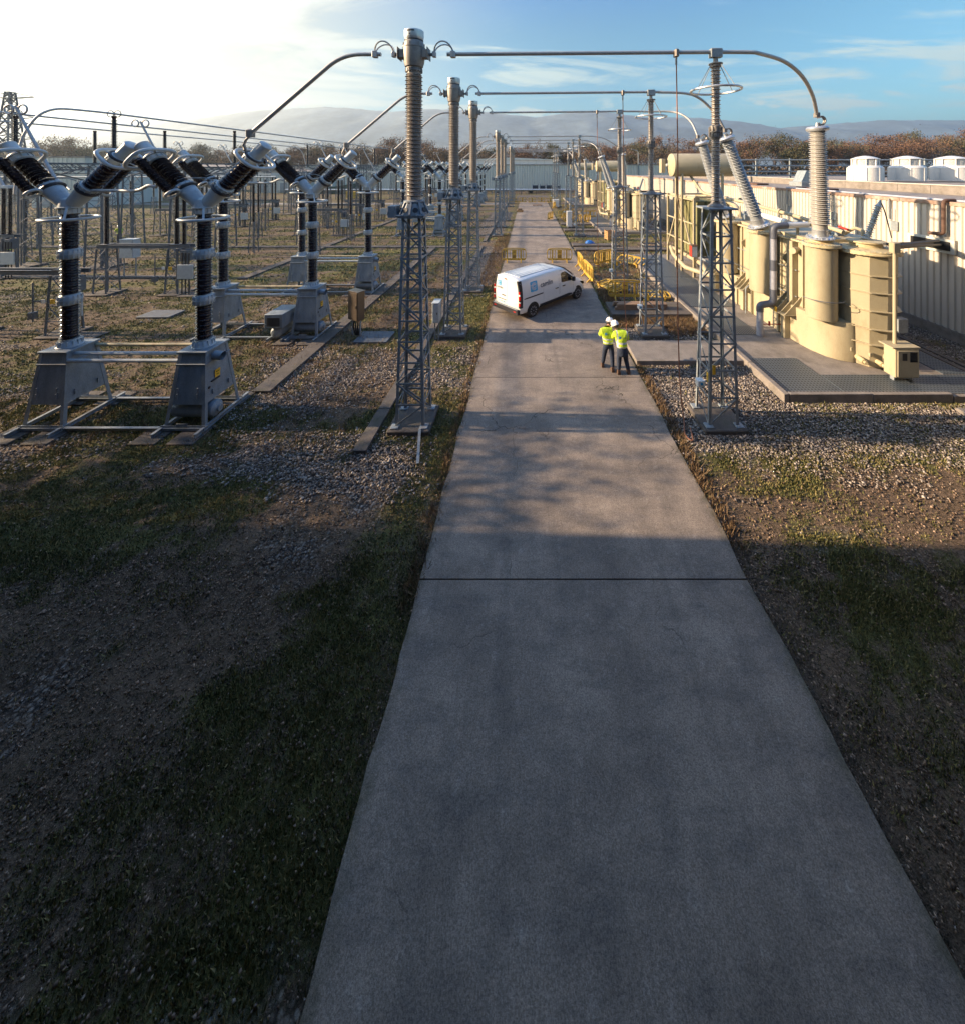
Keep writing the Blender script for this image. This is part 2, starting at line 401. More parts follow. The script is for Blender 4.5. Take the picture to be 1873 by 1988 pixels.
gx = nonuni(-5000, 5000, -17, 20, 0.17, 1.045); gy = nonuni(-300, 9000, 1.0, 30, 0.17, 1.035)
GX, GY = np.meshgrid(gx, gy)
rough = (fbm(GX*1.1, GY*1.1, 4, 55)-0.5)*0.07+(fbm(GX*4, GY*4, 2, 57)-0.5)*0.03
roadmask = box_mask(GX, GY, ROAD_L-0.1, ROAD_R+0.1, -100, 81, 0.3)
GZ = -0.035+rough*(1-roadmask)-0.04*roadmask
GZ = GZ-0.07*box_mask(GX, GY, ROAD_R+0.05, ROAD_R+0.32, -5, 13.4, 0.15)
GZ = np.where((GY > 120) | (np.abs(GX) > 60), -0.035, GZ)
nx, ny = len(gx), len(gy)
verts = np.stack([GX, GY, GZ], -1).reshape(-1, 3)
idx = np.arange(nx*ny).reshape(ny, nx)
quads = np.stack([idx[:-1, :-1], idx[:-1, 1:], idx[1:, 1:], idx[1:, :-1]], -1).reshape(-1, 4)
def fast_mesh(name, verts, faces, mat, smooth=False):
    me = bpy.data.meshes.new(name); n = len(verts); k = faces.shape[1]
    me.vertices.add(n); me.vertices.foreach_set('co', np.asarray(verts, np.float32).ravel())
    me.loops.add(faces.size); me.loops.foreach_set('vertex_index', faces.astype(np.int32).ravel())
    me.polygons.add(len(faces)); me.polygons.foreach_set('loop_start', np.arange(0, faces.size, k, dtype=np.int32))
    me.update(calc_edges=True)
    if smooth: me.shade_smooth()
    me.materials.append(mat); o = bpy.data.objects.new(name, me); col.objects.link(o); return o
gm = bpy.data.materials.new('yard_ground'); gm.use_nodes = True; nt = gm.node_tree; bs = nt.nodes['Principled BSDF']; bs.inputs['Roughness'].default_value = 0.95
bs.inputs['Specular IOR Level'].default_value = 0.2
def N(t, **k):
    n = nt.nodes.new(t)
    for a, b in k.items(): setattr(n, a, b)
    return n
def nnoise(sc, det, rg=0.6, vec=None):
    n = N('ShaderNodeTexNoise'); nt.links.new(vec or tcg.outputs['Object'], n.inputs[0])
    n.inputs['Scale'].default_value = sc; n.inputs['Detail'].default_value = det; n.inputs['Roughness'].default_value = rg; return n.outputs[0]
def nrange(v, a, b, c=0.0, d=1.0):
    n = N('ShaderNodeMapRange'); nt.links.new(v, n.inputs[0])
    for i, x in enumerate((a, b, c, d)): n.inputs[i+1].default_value = x
    return n.outputs[0]
def nmix(f, a, b, blend='MIX'):
    n = N('ShaderNodeMix', data_type='RGBA', blend_type=blend)
    if isinstance(f, float): n.inputs[0].default_value = f
    else: nt.links.new(f, n.inputs[0])
    for s, v in ((6, a), (7, b)):
        if isinstance(v, tuple): n.inputs[s].default_value = (*v, 1)
        else: nt.links.new(v, n.inputs[s])
    return n.outputs[2]
def nmath(op, a, b=None, clamp=False):
    n = N('ShaderNodeMath', operation=op, use_clamp=clamp)
    for i, v in enumerate((a, b)):
        if v is None: continue
        if isinstance(v, (int, float)): n.inputs[i].default_value = v
        else: nt.links.new(v, n.inputs[i])
    return n.outputs[0]
tcg = N('ShaderNodeTexCoord')
ag = N('ShaderNodeAttribute', attribute_name='gravel'); ae = N('ShaderNodeAttribute', attribute_name='green')
soil = nmix(nrange(nnoise(2.2, 9, 0.78), 0.36, 0.64), (0.040, 0.027, 0.018), (0.165, 0.115, 0.080))
soil = nmix(nrange(nnoise(30, 5, 0.85), 0.42, 0.66), soil, (0.25, 0.18, 0.125)); soil = nmix(nrange(nnoise(13, 6, 0.85), 0.50, 0.62), soil, (0.035, 0.030, 0.016))
grs = nmix(nrange(nnoise(9, 6, 0.75), 0.35, 0.65), (0.036, 0.040, 0.012), (0.125, 0.120, 0.036))
grs = nmix(nrange(nnoise(38, 3, 0.8), 0.45, 0.62), grs, (0.155, 0.14, 0.055))
vor = N('ShaderNodeTexVoronoi'); nt.links.new(tcg.outputs['Object'], vor.inputs[0]); vor.inputs['Scale'].default_value = 17
vcol = N('ShaderNodeSeparateColor'); nt.links.new(vor.outputs['Color'], vcol.inputs[0])
gr = nmix(vcol.outputs[0], (0.10, 0.085, 0.075), (0.42, 0.37, 0.32))
gr = nmix(nrange(vor.outputs['Distance'], 0.30, 0.62), gr, (0.05, 0.04, 0.035))
gfac = nrange(nmath('ADD', ae.outputs['Fac'], nmath('MULTIPLY', nmath('SUBTRACT', nnoise(9, 7, 0.8), 0.5), 2.2)), 0.25, 0.85)
c = nmix(gfac, soil, grs)
vfac = nrange(nmath('ADD', ag.outputs['Fac'], nmath('MULTIPLY', nmath('SUBTRACT', nnoise(4.5, 6, 0.75), 0.5), 1.2)), 0.38, 0.66)
c = nmix(vfac, c, gr)
nt.links.new(c, bs.inputs['Base Color'])
bn = N('ShaderNodeBump'); bn.inputs['Strength'].default_value = 0.9; bn.inputs['Distance'].default_value = 0.05
nt.links.new(nmath('ADD', nnoise(24, 6, 0.75), nmath('MULTIPLY', nmath('MULTIPLY', vor.outputs['Distance'], -0.8), vfac)), bn.inputs['Height'])
nt.links.new(bn.outputs[0], bs.inputs['Normal'])
ground = fast_mesh('ground', verts, quads, gm, True); tag(ground, kind='structure')
for nm, fn in (('gravel', gravel_at), ('green', green_at)):
    a = ground.data.attributes.new(nm, 'FLOAT', 'POINT'); a.data.foreach_set('value', fn(GX, GY).astype(np.float32).ravel())

# road of concrete slabs with joints
rm = bpy.data.materials.new('road_concrete'); rm.use_nodes = True; nt = rm.node_tree; bs = nt.nodes['Principled BSDF']; bs.inputs['Roughness'].default_value = 0.85
bs.inputs['Specular IOR Level'].default_value = 0.3
tcg = N('ShaderNodeTexCoord')
stm = N('ShaderNodeMapping'); nt.links.new(tcg.outputs['Object'], stm.inputs[0]); stm.inputs['Scale'].default_value = (0.35, 1.0, 1.0)
c = nmix(nrange(nnoise(0.55, 9, 0.7), 0.34, 0.66), (0.158, 0.130, 0.108), (0.310, 0.255, 0.208))
c = nmix(nrange(nnoise(2.2, 8, 0.75, stm.outputs[0]), 0.47, 0.68, 0, 0.75), c, (0.125, 0.110, 0.100))
trk = N('ShaderNodeMapping'); nt.links.new(tcg.outputs['Object'], trk.inputs[0]); trk.inputs['Scale'].default_value = (2.2, 0.10, 1.0)
c = nmix(nrange(nnoise(1.0, 5, 0.6, trk.outputs[0]), 0.52, 0.70, 0, 0.45), c, (0.120, 0.104, 0.092))
vc = N('ShaderNodeTexVoronoi', feature='DISTANCE_TO_EDGE'); dv = N('ShaderNodeVectorMath', operation='ADD'); nv = N('ShaderNodeTexNoise'); nt.links.new(tcg.outputs['Object'], nv.inputs[0]); nv.inputs['Scale'].default_value = 1.6; nv.inputs['Detail'].default_value = 6
nt.links.new(tcg.outputs['Object'], dv.inputs[0]); nt.links.new(nv.outputs['Color'], dv.inputs[1]); nt.links.new(dv.outputs[0], vc.inputs[0]); vc.inputs['Scale'].default_value = 0.28
crk = nmath('MULTIPLY', nrange(vc.outputs['Distance'], 0.0035, 0.0015), nrange(nnoise(0.35, 3), 0.46, 0.56))
c = nmix(crk, c, (0.05, 0.043, 0.036))
c = nmix(nrange(nnoise(4.5, 7, 0.75), 0.58, 0.72, 0, 0.6), c, (0.36, 0.32, 0.28))
sp = nrange(nnoise(70, 2, 0.8), 0.35, 0.66, 0.62, 1.42); cc = N('ShaderNodeCombineColor')
for i in range(3): nt.links.new(sp, cc.inputs[i])
c = nmix(1.0, c, cc.outputs[0], 'MULTIPLY')
sxy = N('ShaderNodeSeparateXYZ'); nt.links.new(tcg.outputs['Object'], sxy.inputs[0])
# moss creeping in from both long edges
eL = nrange(nmath('ADD', nmath('ABSOLUTE', nmath('SUBTRACT', sxy.outputs[0], 0.98)), nmath('MULTIPLY', nmath('SUBTRACT', nnoise(3, 6, 0.8), 0.5), 0.7)), 2.78, 3.0, 0, 0.75)
c = nmix(eL, c, (0.055, 0.055, 0.028))
nt.links.new(c, bs.inputs['Base Color'])
bn = N('ShaderNodeBump'); bn.inputs['Strength'].default_value = 0.7; bn.inputs['Distance'].default_value = 0.012
nt.links.new(nnoise(65, 4, 0.7), bn.inputs['Height']); nt.links.new(bn.outputs[0], bs.inputs['Normal'])
m = MB(); joints = [-40, -12.25, -6, 0.25, 6.5, 12.75]+[19+6.25*i for i in range(10)]+[80.0]
for a, b in zip(joints[:-1], joints[1:]):
    n = max(2, int((b-a)/0.25)) if b < 40 and a > -1 else 4
    L = []; Rr = []
    for i in range(n+1):
        y = a+0.012+(b-a-0.024)*i/n
        L.append((ROAD_L+0.07*(fbm(np.array(y*0.9), np.array(2.0), 3, 3)-0.5)*2, y)); Rr.append((ROAD_R+0.07*(fbm(np.array(y*0.9), np.array(9.0), 3, 4)-0.5)*2, y))
    m.prism(L[::-1] and [(float(x), y) for x, y in Rr]+[(float(x), y) for x, y in L[::-1]], -0.15, 0.022)
road = m.build('road', rm, smooth=False); tag(road, kind='structure')
m = MB().box(ROAD_L+0.12, ROAD_R-0.12, -40, 79.8, -0.2, -0.012); jo = m.build('road_joint_bed', concrete_dk); tag(jo, kind='structure')

# side slabs, trenches and pads
def slab(name, x0, x1, y0, y1, z1, mat, label=None, cat=None, group=None, z0=-0.15, c=0.012):
    o = MB().cbox(x0, x1, y0, y1, z0, z1, c).build(name, mat)
    if label: tag(o, label, cat, group)
    else: tag(o, kind='structure')
    return o
slab('path', 3.98, 8.02, 13.6, 15.2, 0.15, concrete)
slab('path', 4.05, 8.02, 17.85, 19.5, 0.17, concrete_dk)
slab('path', 4.05, 8.3, 33.9, 34.9, 0.10, concrete_dk)
slab('path', 4.05, 12.3, 32.0, 32.9, 0.14, concrete_dk)
slab('path', 4.05, 8.3, 41.9, 43.0, 0.13, concrete_dk)
slab('path', 4.05, 8.3, 46.3, 47.6, 0.13, concrete_dk)
for i, (x0, x1, y0, y1) in enumerate([(-4.5, -4.15, 9.4, 34), (-4.5, -4.15, 36, 92), (-8.95, -8.35, 11.9, 33.2), (-60, -4.6, 33.3, 34.0), (-60, -4.6, 62.5, 63.2), (-19, -18.4, 24, 80), (-60, -20, 24.2, 24.7)]):
    m = MB(); L = max(x1-x0, y1-y0); n = max(1, int(L/1.6)); 
    for k in range(n):
        if y1-y0 > x1-x0: m.cbox(x0, x1, y0+(y1-y0)*k/n+0.01, y0+(y1-y0)*(k+1)/n-0.01, -0.1, 0.055+0.008*random.random(), 0.01)
        else: m.cbox(x0+(x1-x0)*k/n+0.01, x0+(x1-x0)*(k+1)/n-0.01, y0, y1, -0.1, 0.055+0.008*random.random(), 0.01)
    tag(m.build('path', concrete_dk), kind='structure')
tag(MB().box(-130, -4.6, 71.5, 75, -0.1, 0.02).build('road', concrete), kind='structure')

# grating material and the bunded transformer pads
def grating_mat():
    m = bpy.data.materials.new('steel_grating'); m.use_nodes = True; nt_ = m.node_tree; b = nt_.nodes['Principled BSDF']
    t = nt_.nodes.new('ShaderNodeTexCoord'); w = []
    for ax, sc in (('X', 26), ('Y', 26)):
        wv = nt_.nodes.new('ShaderNodeTexWave'); wv.bands_direction = ax; wv.inputs['Scale'].default_value = sc*0.11; wv.inputs['Distortion'].default_value = 0
        nt_.links.new(t.outputs['Object'], wv.inputs[0]); w.append(wv.outputs['Fac'])
    mx = nt_.nodes.new('ShaderNodeMath'); mx.operation = 'MAXIMUM'; nt_.links.new(w[0], mx.inputs[0]); nt_.links.new(w[1], mx.inputs[1])
    r = nt_.nodes.new('ShaderNodeValToRGB'); nt_.links.new(mx.outputs[0], r.inputs[0])
    r.color_ramp.elements[0].position = 0.45; r.color_ramp.elements[0].color = (0.012, 0.017, 0.024, 1); r.color_ramp.elements[1].position = 0.75; r.color_ramp.elements[1].color = (0.115, 0.14, 0.165, 1)
    nt_.links.new(r.outputs[0], b.inputs['Base Color']); b.inputs['Roughness'].default_value = 0.5; b.inputs['Metallic'].default_value = 0.4
    return m
grating = grating_mat()
for g in range(3):
    o = GP*g; y1 = 30.3+o if g < 2 else 28+o
    slab('pavement', 8.12, 15.3, 11.6+o, y1, 0.12, concrete)
    m = MB()
    for i in range(10):
        a, b = 11.45+o+(y1-11.3-o)*i/10, 11.45+o+(y1-11.3-o)*(i+1)/10-0.015
        m.cbox(7.94, 8.11, a, b, -0.1, 0.24+0.006*(i % 3), 0.012)
    x = 8.13
    for i, w in enumerate((2.6, 2.5, 0.9, 2.2)):
        m.cbox(x, x+w-0.02, 11.45+o, 11.59+o, -0.1, (0.24, 0.235, 0.17, 0.24)[i], 0.012); x += w
    kb = m.build('kerb', concrete); tag(kb, kind='structure')
    m = MB()
    for x0, x1, a, b in ((8.2, 10.0, 11.64, 13.8), (10.06, 11.3, 11.64, 12.7), (11.32, 12.6, 11.64, 12.7), (12.62, 13.9, 11.64, 12.7), (13.92, 15.2, 11.64, 12.7), (8.2, 9.9, 15.75, 17.75), (8.2, 10.6, 18.9, 24), (8.2, 10.6, 24.03, 29.9), (14.35, 15.2, 12.75, 20)):
        if b+o > y1: b = y1-0.1-o
        m.box(x0, x1, a+o, b+o, 0.121, 0.142)
        for k in range(1, int((x1-x0)/1.0)): m.box(x0+k*1.0-0.006, x0+k*1.0+0.006, a+o, b+o, 0.142, 0.146)
    tag(m.build('pavement', grating), kind='structure')
slab('path', 15.9, 16.1, 9, 64, 0.03, concrete_dk); slab('path', 15.55, 15.75, 9, 64, 0.04, concrete_dk)

# ================================================================ GRASS, PEBBLES (uncountable)
def scatter_pts(n, y0, y1, pw=1.0):
    y = y0+(y1-y0)*rng.random(n)**pw
    x = (rng.random(n)*2.72-1.48)*y*1.0
    return x, y
def off_hard(x, y):
    k = (x > ROAD_L+0.02+rng.random(len(x))*-0.05) & (x < ROAD_R) & (y < 80)
    k |= (x > 7.9) & (x < 15.35) & (y > 11.4) & (y < 30.4) | (x > 4.0) & (x < 8.1) & (((y > 13.6) & (y < 15.2)) | ((y > 17.8) & (y < 19.5)))
    k |= (x > 7.9) & (x < 15.35) & (y > 40.1) & (y < 59) | (x > 17.7)
    k |= (x > -4.5) & (x < -4.15) & (y > 9.4) | (x > -8.95) & (x < -8.35) & (y > 11.9) & (y < 33.2)
    return ~k
def blades(n, y0, y1, h, w, pw=1.0, thr=0.25):
    x, y = scatter_pts(n, y0, y1, pw)
    p = np.clip(0.04+green_at(x, y)*0.95-0.8*gravel_at(x, y)+0.55*(fbm(x*3.2, y*3.2, 3, 77)-0.5), 0.015, 1)
    k = off_hard(x, y) & (rng.random(n) < p)
    return x[k], y[k], h, w
V = []; F = []; cnt = 0
for n, y0, y1, h, w in ((260000, 2.8, 7, 0.020, 0.009), (230000, 6, 12, 0.028, 0.012), (190000, 10, 22, 0.045, 0.020), (130000, 20, 60, 0.075, 0.05)):
    x, y, h, w = blades(n, y0, y1, h, w, 0.8)
    k = len(x); a = rng.random(k)*6.283; hh = h*(0.4+1.6*rng.random(k)**2.2); ww = w*(0.6+0.8*rng.random(k)); lean = rng.normal(0, 0.55, (k, 2))*hh[:, None]
    z = np.full(k, -0.03)
    c0 = np.stack([x-np.cos(a)*ww, y-np.sin(a)*ww, z], -1); c1 = np.stack([x+np.cos(a)*ww, y+np.sin(a)*ww, z], -1)
    c2 = np.stack([x+lean[:, 0], y+lean[:, 1], z+0.02+hh], -1)
    V.append(np.stack([c0, c1, c2], 1).reshape(-1, 3)); F.append(np.arange(3*k).reshape(-1, 3)+cnt); cnt += 3*k
g = fast_mesh('grass', np.concatenate(V), np.concatenate(F), grass_m); tag(g, 'short yellowish green grass growing in patches over the yard', 'grass', kind='stuff')
# dry weeds along the road and round the slabs
V = []; F = []; cnt = 0
spots = [(4.0, 6.5, 16.8, 17.8, 900), (-3.2, -2.0, 22, 40, 1500), (4.0, 5.0, 19.4, 22, 500), (-2.15, -1.85, 6, 24, 500), (3.9, 4.2, 7, 13.6, 350), (6.2, 8.0, 16.0, 17.8, 600), (-13, -5, 9.4, 30, 2600), (4, 8, 24, 33, 900)]
for x0, x1, y0, y1, n in spots:
    x = x0+(x1-x0)*rng.random(n); y = y0+(y1-y0)*rng.random(n)
    for j in range(7):
        a = rng.random(n)*6.283; hh = 0.05+0.16*rng.random(n)**2; z = np.full(n, -0.02); ox = x+rng.normal(0, 0.04, n); oy = y+rng.normal(0, 0.04, n)
        lx = rng.normal(0, 0.4, n)*hh; ly = rng.normal(0, 0.4, n)*hh
        c0 = np.stack([ox-np.cos(a)*0.009, oy-np.sin(a)*0.009, z], -1); c1 = np.stack([ox+np.cos(a)*0.009, oy+np.sin(a)*0.009, z], -1); c2 = np.stack([ox+lx, oy+ly, z+hh], -1)
        V.append(np.stack([c0, c1, c2], 1).reshape(-1, 3)); F.append(np.arange(3*n).reshape(-1, 3)+cnt); cnt += 3*n
g = fast_mesh('dry_weeds', np.concatenate(V), np.concatenate(F), weed_m); tag(g, 'brown dry weeds along the slab edges and between the plinths', 'weeds', kind='stuff')
# pebbles
octv = np.array([(1,0,0),(0,1,0),(-1,0,0),(0,-1,0),(0,0,1),(0,0,-1)], float); octf = np.array([(0,1,4),(1,2,4),(2,3,4),(3,0,4),(1,0,5),(2,1,5),(3,2,5),(0,3,5)])
V = []; F = []; cnt = 0
for n, y0, y1, s in ((9000, 2.8, 9, 0.011), (90000, 8, 15, 0.026), (50000, 14, 36, 0.036)):
    x, y = scatter_pts(n, y0, y1, 0.9); p = gravel_at(x, y)
    k = off_hard(x, y) & (rng.random(n) < p*1.1) & (p > 0.12); x = x[k]; y = y[k]; n = len(x)
    sc = s*(0.5+rng.random(n)**1.5)[:, None]*(1+0.4*rng.normal(0, 1, (n, 3)).clip(-1, 1)); a = rng.random(n)*6.283
    v = octv[None]*sc[:, None, :]*(1+0.25*rng.normal(0, 1, (n, 6, 1)).clip(-1, 1)); ca, sa = np.cos(a)[:, None], np.sin(a)[:, None]
    vx = v[..., 0]*ca-v[..., 1]*sa; vy = v[..., 0]*sa+v[..., 1]*ca
    V.append(np.stack([vx+x[:, None], vy+y[:, None], v[..., 2]*0.7-0.012], -1).reshape(-1, 3)); F.append((octf[None]+np.arange(n)[:, None, None]*6+cnt).reshape(-1, 3)); cnt += 6*n
g = fast_mesh('pebbles', np.concatenate(V), np.concatenate(F), stone_m); tag(g, 'loose pale pebbles lying in the gravel beds of the yard', 'gravel', kind='stuff')

V = []; F = []; cnt = 0
for n, y0, y1, s in ((60000, 2.8, 7, 0.012), (50000, 6, 12, 0.017), (30000, 11, 22, 0.024)):
    x, y = scatter_pts(n, y0, y1, 0.85)
    k = off_hard(x, y) & (rng.random(n) > green_at(x, y)*0.75); x = x[k]; y = y[k]; n = len(x)
    sc = s*(0.35+1.3*rng.random(n)**3)[:, None]*(1+0.35*rng.normal(0, 1, (n, 3)).clip(-1, 1)); v = octv[None]*sc[:, None, :]*(1+0.25*rng.normal(0, 1, (n, 6, 1)).clip(-1, 1))
    V.append(np.stack([v[..., 0]+x[:, None], v[..., 1]+y[:, None], v[..., 2]*0.8-0.022], -1).reshape(-1, 3)); F.append((octf[None]+np.arange(n)[:, None, None]*6+cnt).reshape(-1, 3)); cnt += 6*n
g = fast_mesh('soil_crumbs', np.concatenate(V), np.concatenate(F), leaf_mat('crumbled_soil', (0.060, 0.038, 0.025), (0.15, 0.098, 0.064), (0.38, 0.27, 0.19))); tag(g, 'crumbs of grey brown soil and grit between the grass', 'soil', kind='stuff')
# ================================================================ BACKDROP: mountains, wood, halls
def ridge(name, Y, depth, prof, seed, mat, amp=0.06):
    xs = np.linspace(-1.9*Y, 1.7*Y, 260); rows = []
    px = xs/Y*715+1026; top = np.interp(px, [p for p, _ in prof], [q for _, q in prof]); H = (324-top)/715*Y+CAM_Z
    for j in range(14):
        t = j/13; y = Y-depth*(1-t); k = t**0.8
        n = fbm(xs/Y*14, np.full_like(xs, t*5.0), 5, seed)-0.5
        h = H*k*(1+amp*8*n*(1-t)*t*1.6)+H*0.035*(fbm(xs/Y*60, np.full_like(xs, 0.0), 4, seed+3)-0.5)*t
        rows.append(np.stack([xs, np.full_like(xs, y), h-2], -1))
    back = np.stack([xs, np.full_like(xs, Y+depth), np.full_like(xs, -2.0)], -1); rows.append(back)
    v = np.concatenate(rows); n = len(xs); idx = np.arange(len(rows)*n).reshape(len(rows), n)
    q = np.stack([idx[:-1, :-1], idx[:-1, 1:], idx[1:, 1:], idx[1:, :-1]], -1).reshape(-1, 4)
    o = fast_mesh(name, v, q, mat, True); tag(o, kind='structure'); return o
mt = material('hazed_mountain_forest', (0.13, 0.165, 0.185), 0.95, 0, 0.35, 0.004, fine=0.2, fine_scale=0.02)  # base colour lightened to carry part of the distance haze
ridge('hills', 2600, 900, [(-400, 226), (300, 240), (500, 214), (640, 206), (760, 216), (800, 212), (880, 211), (950, 217), (1040, 227), (1100, 218), (1160, 215), (1250, 226), (1352, 227), (1444, 236), (1481, 241), (1499, 249), (1530, 246), (1616, 239), (1716, 232), (1870, 232), (2400, 238)], 4, mt)
ridge('hills', 1700, 500, [(-400, 290), (600, 285), (950, 280), (1100, 272), (1250, 266), (1400, 278), (1500, 292), (1700, 288), (2400, 292)], 14, mt, 0.04)

# --- autumn trees
def tree_variant(name, mat, h, seed, leafy, label, group):
    r = random.Random(seed); tr = MB(); tips = []
    def limb(p, d, L, rad, lv):
        pts = [p]; q = Vector(p); dd = Vector(d)
        for i in range(3):
            dd = (dd+Vector((r.uniform(-.18, .18), r.uniform(-.18, .18), r.uniform(-.02, .16)))).normalized(); q = q+dd*L/3; pts.append(q.copy())
        tr.tube(pts, rad, 5 if lv < 2 else 3, radii=[rad, rad*.8, rad*.62, rad*.45])
        if lv >= 3: tips.append(pts[-1]); tips.append(pts[2]); return
        for k in range((5, 4, 3)[lv]):
            s = pts[r.choice((2, 3, 3))] if lv else pts[3]*(0.55+0.45*r.random())+pts[1]*0 
            if lv == 0: s = Vector(pts[1]).lerp(pts[3], r.random())
            a = r.uniform(0, 6.283); up = r.uniform(0.25, 1.1)
            limb(s, Vector((math.cos(a), math.sin(a), up)).normalized()*1.0+dd*0.35, L*r.uniform(0.5, 0.75), rad*0.5, lv+1)
    limb(Vector((0, 0, -0.3)), Vector((0, 0, 1)), h*0.55, h*0.018, 0)
    V = []; n = int(leafy*1.7); q = np.random.default_rng(seed)
    tp = np.array([tuple(t) for t in tips]); ci = q.integers(0, len(tp), n)
    c = tp[ci]+q.normal(0, h*0.045, (n, 3)); c[:, 2] = np.maximum(c[:, 2], h*0.12)
    u = q.normal(0, 1, (n, 3)); u /= np.linalg.norm(u, axis=1)[:, None]; w = np.cross(u, q.normal(0, 1, (n, 3))); w /= np.linalg.norm(w, axis=1)[:, None]
    s = (h*0.012*(0.5+q.random(n)))[:, None]
    V = np.stack([c-u*s, c+w*s*0.7, c+u*s, c-w*s*0.7], 1).reshape(-1, 3); F = np.arange(4*n).reshape(-1, 4)
    root = thing(name, label, 'tree', group=group)
    cr = fast_mesh('crown', V, F, mat); cr.parent = root
    tr.build('trunk', bark, root); return root
G_B = 'autumn trees of the wood beyond the halls'
variants = [tree_variant('deciduous_tree', leaf_r, 14, 1, 2300, 'rust leaved tree in the autumn wood beyond the halls', G_B),
            tree_variant('deciduous_tree', leaf_b, 13, 2, 1500, 'thinly leaved brown tree in the autumn wood beyond the halls', G_B),
            tree_variant('deciduous_tree', leaf_g, 13, 3, 2600, 'dull green leaved tree in the autumn wood beyond the halls', G_B),
            tree_variant('bare_tree', leaf_b, 15, 4, 450, 'nearly bare grey tree in the autumn wood beyond the halls', G_B),
            tree_variant('deciduous_tree', leaf_r, 12, 5, 1900, 'low orange brown tree in the autumn wood beyond the halls', G_B)]
def put_tree(vi, x, y, s, first=set()):
    v = variants[vi]
    if vi not in first: first.add(vi); o = v
    else: o = copy_tree(v)
    o.location = (x, y, -0.1); o.rotation_euler = (0, 0, random.uniform(0, 6.28)); o.scale = (s*random.uniform(.9, 1.25), s*random.uniform(.9, 1.25), s)
    return o
rt = random.Random(5)
def top_target(px):     # where the tree tops stand in the picture, in its own pixels
    return np.interp(px, [80, 130, 200, 400, 600, 700, 950, 1100, 1300, 1420, 1500, 1600, 1700, 1800, 1900], [290, 281, 294, 296, 292, 283, 290, 284, 282, 280, 272, 281, 281, 274, 268])
for row, (Y, n) in enumerate(((150, 74), (162, 62), (176, 50))):
    for i in range(n):
        px = -60+2020*(i+rt.uniform(-.35, .35))/n
        y = Y+rt.uniform(-4, 4); 
        if px > 1150 and row == 0: y -= 12
        x = (px-1026)/715*y; tall = (CAM_Z+(324-top_target(px))/715*y)
        vi = rt.choices(range(5), (4, 4, 2, 2.4, 3) if px > 1000 else (2.5, 5, 2.5, 2.2, 2))[0]
        h0 = (14, 13, 13, 15, 12)[vi]*0.98
        put_tree(vi, x, y, tall/h0*rt.uniform(0.80, 1.06)*(0.9 if row == 0 else 1.0))
und = []; F = []; q = np.random.default_rng(3); n = 26000      # the thicket that fills the foot of the wood
x = (q.random(n)*2.9-1.6)*158; y = 146+q.random(n)*34; z = q.random(n)**1.3*(5.5+3*fbm(x*0.07, y*0.07, 3, 8)); c = np.stack([x, y, z], -1)
u = q.normal(0, 1, (n, 3)); u /= np.linalg.norm(u, axis=1)[:, None]; w = np.cross(u, q.normal(0, 1, (n, 3))); w /= np.linalg.norm(w, axis=1)[:, None]; s = 0.55
tag(fast_mesh('undergrowth', np.stack([c-u*s, c+w*s, c+u*s, c-w*s], 1).reshape(-1, 3), np.arange(4*n).reshape(-1, 4), leaf_b), 'tangled brown thicket filling the foot of the autumn wood', 'undergrowth', kind='stuff')

# --- corrugated cladding
def corrugated(p0, p1, z0, z1, pitch=0.3, d=0.045, out=(-1, 0)):
    p0 = Vector((*p0, 0)); p1 = Vector((*p1, 0)); t = (p1-p0); L = t.length; t.normalize(); o = Vector((*out, 0)); pts = []
    n = int(L/pitch)
    for i in range(n):
        for f, k in ((0, 0), (0.30, 0), (0.42, 1), (0.88, 1)): pts.append(p0+t*((i+f)*pitch)+o*(d*k))
    pts.append(p1)
    return MB().loft([[(p.x, p.y, z0) for p in pts], [(p.x, p.y, z1) for p in pts]], closed=False)
roofm = material('gravel_roofing', (0.26, 0.225, 0.20), 0.95, 0, 0.2, 1.5, (0.12, 0.10, 0.09), 0.6, 1.0, 0.6, 40, fine=0.25, fine_scale=22)
hall = thing('industrial_hall', 'long low hall with cream corrugated cladding and gravel roof beside the transformers', 'building', (17.95, 40, 0))
hall.location = (0, 0, 0)
corrugated((17.95, 70), (17.95, 4), 0.42, 5.66, 0.27, 0.065).build('wall', wall_cream, hall, smooth=False)
MB().box(18.03, 40, 4, 70, 0, 5.66).build('wall_core', wall_cream, hall)
MB().cbox(17.86, 18.0, 3.9, 70, -0.1, 0.42, 0.02).build('plinth', concrete, hall)
MB().box(17.93, 42, 3.9, 70.1, 5.67, 5.78).build('roof', roofm, hall)
m = MB()
for i in range(24): m.cbox(17.85, 17.97, 4+i*2.75, 4+(i+1)*2.75-0.01, 5.665, 5.83, 0.01)
m.build('roof_edge', material('rusty_edge_trim', (0.30, 0.20, 0.15), 0.6, 0.2, 0.3, 1.0, (0.55, 0.52, 0.46), 0.8, 0.8), hall, smooth=False)
m = MB()
for i in range(27): m.cbox(23.0, 23.25, 4+i*1.9, 4+(i+1)*1.9-0.015, 5.785, 6.28, 0.01)
m.build('parapet', concrete, hall, smooth=False)
MB().box(22.95, 23.3, 4, 55.4, 6.285, 6.33).build('parapet_cap', wall_cream, hall)
MB().box(23.3, 42, 4, 56, 5.785, 6.1).build('upper_roof', roofm, hall)
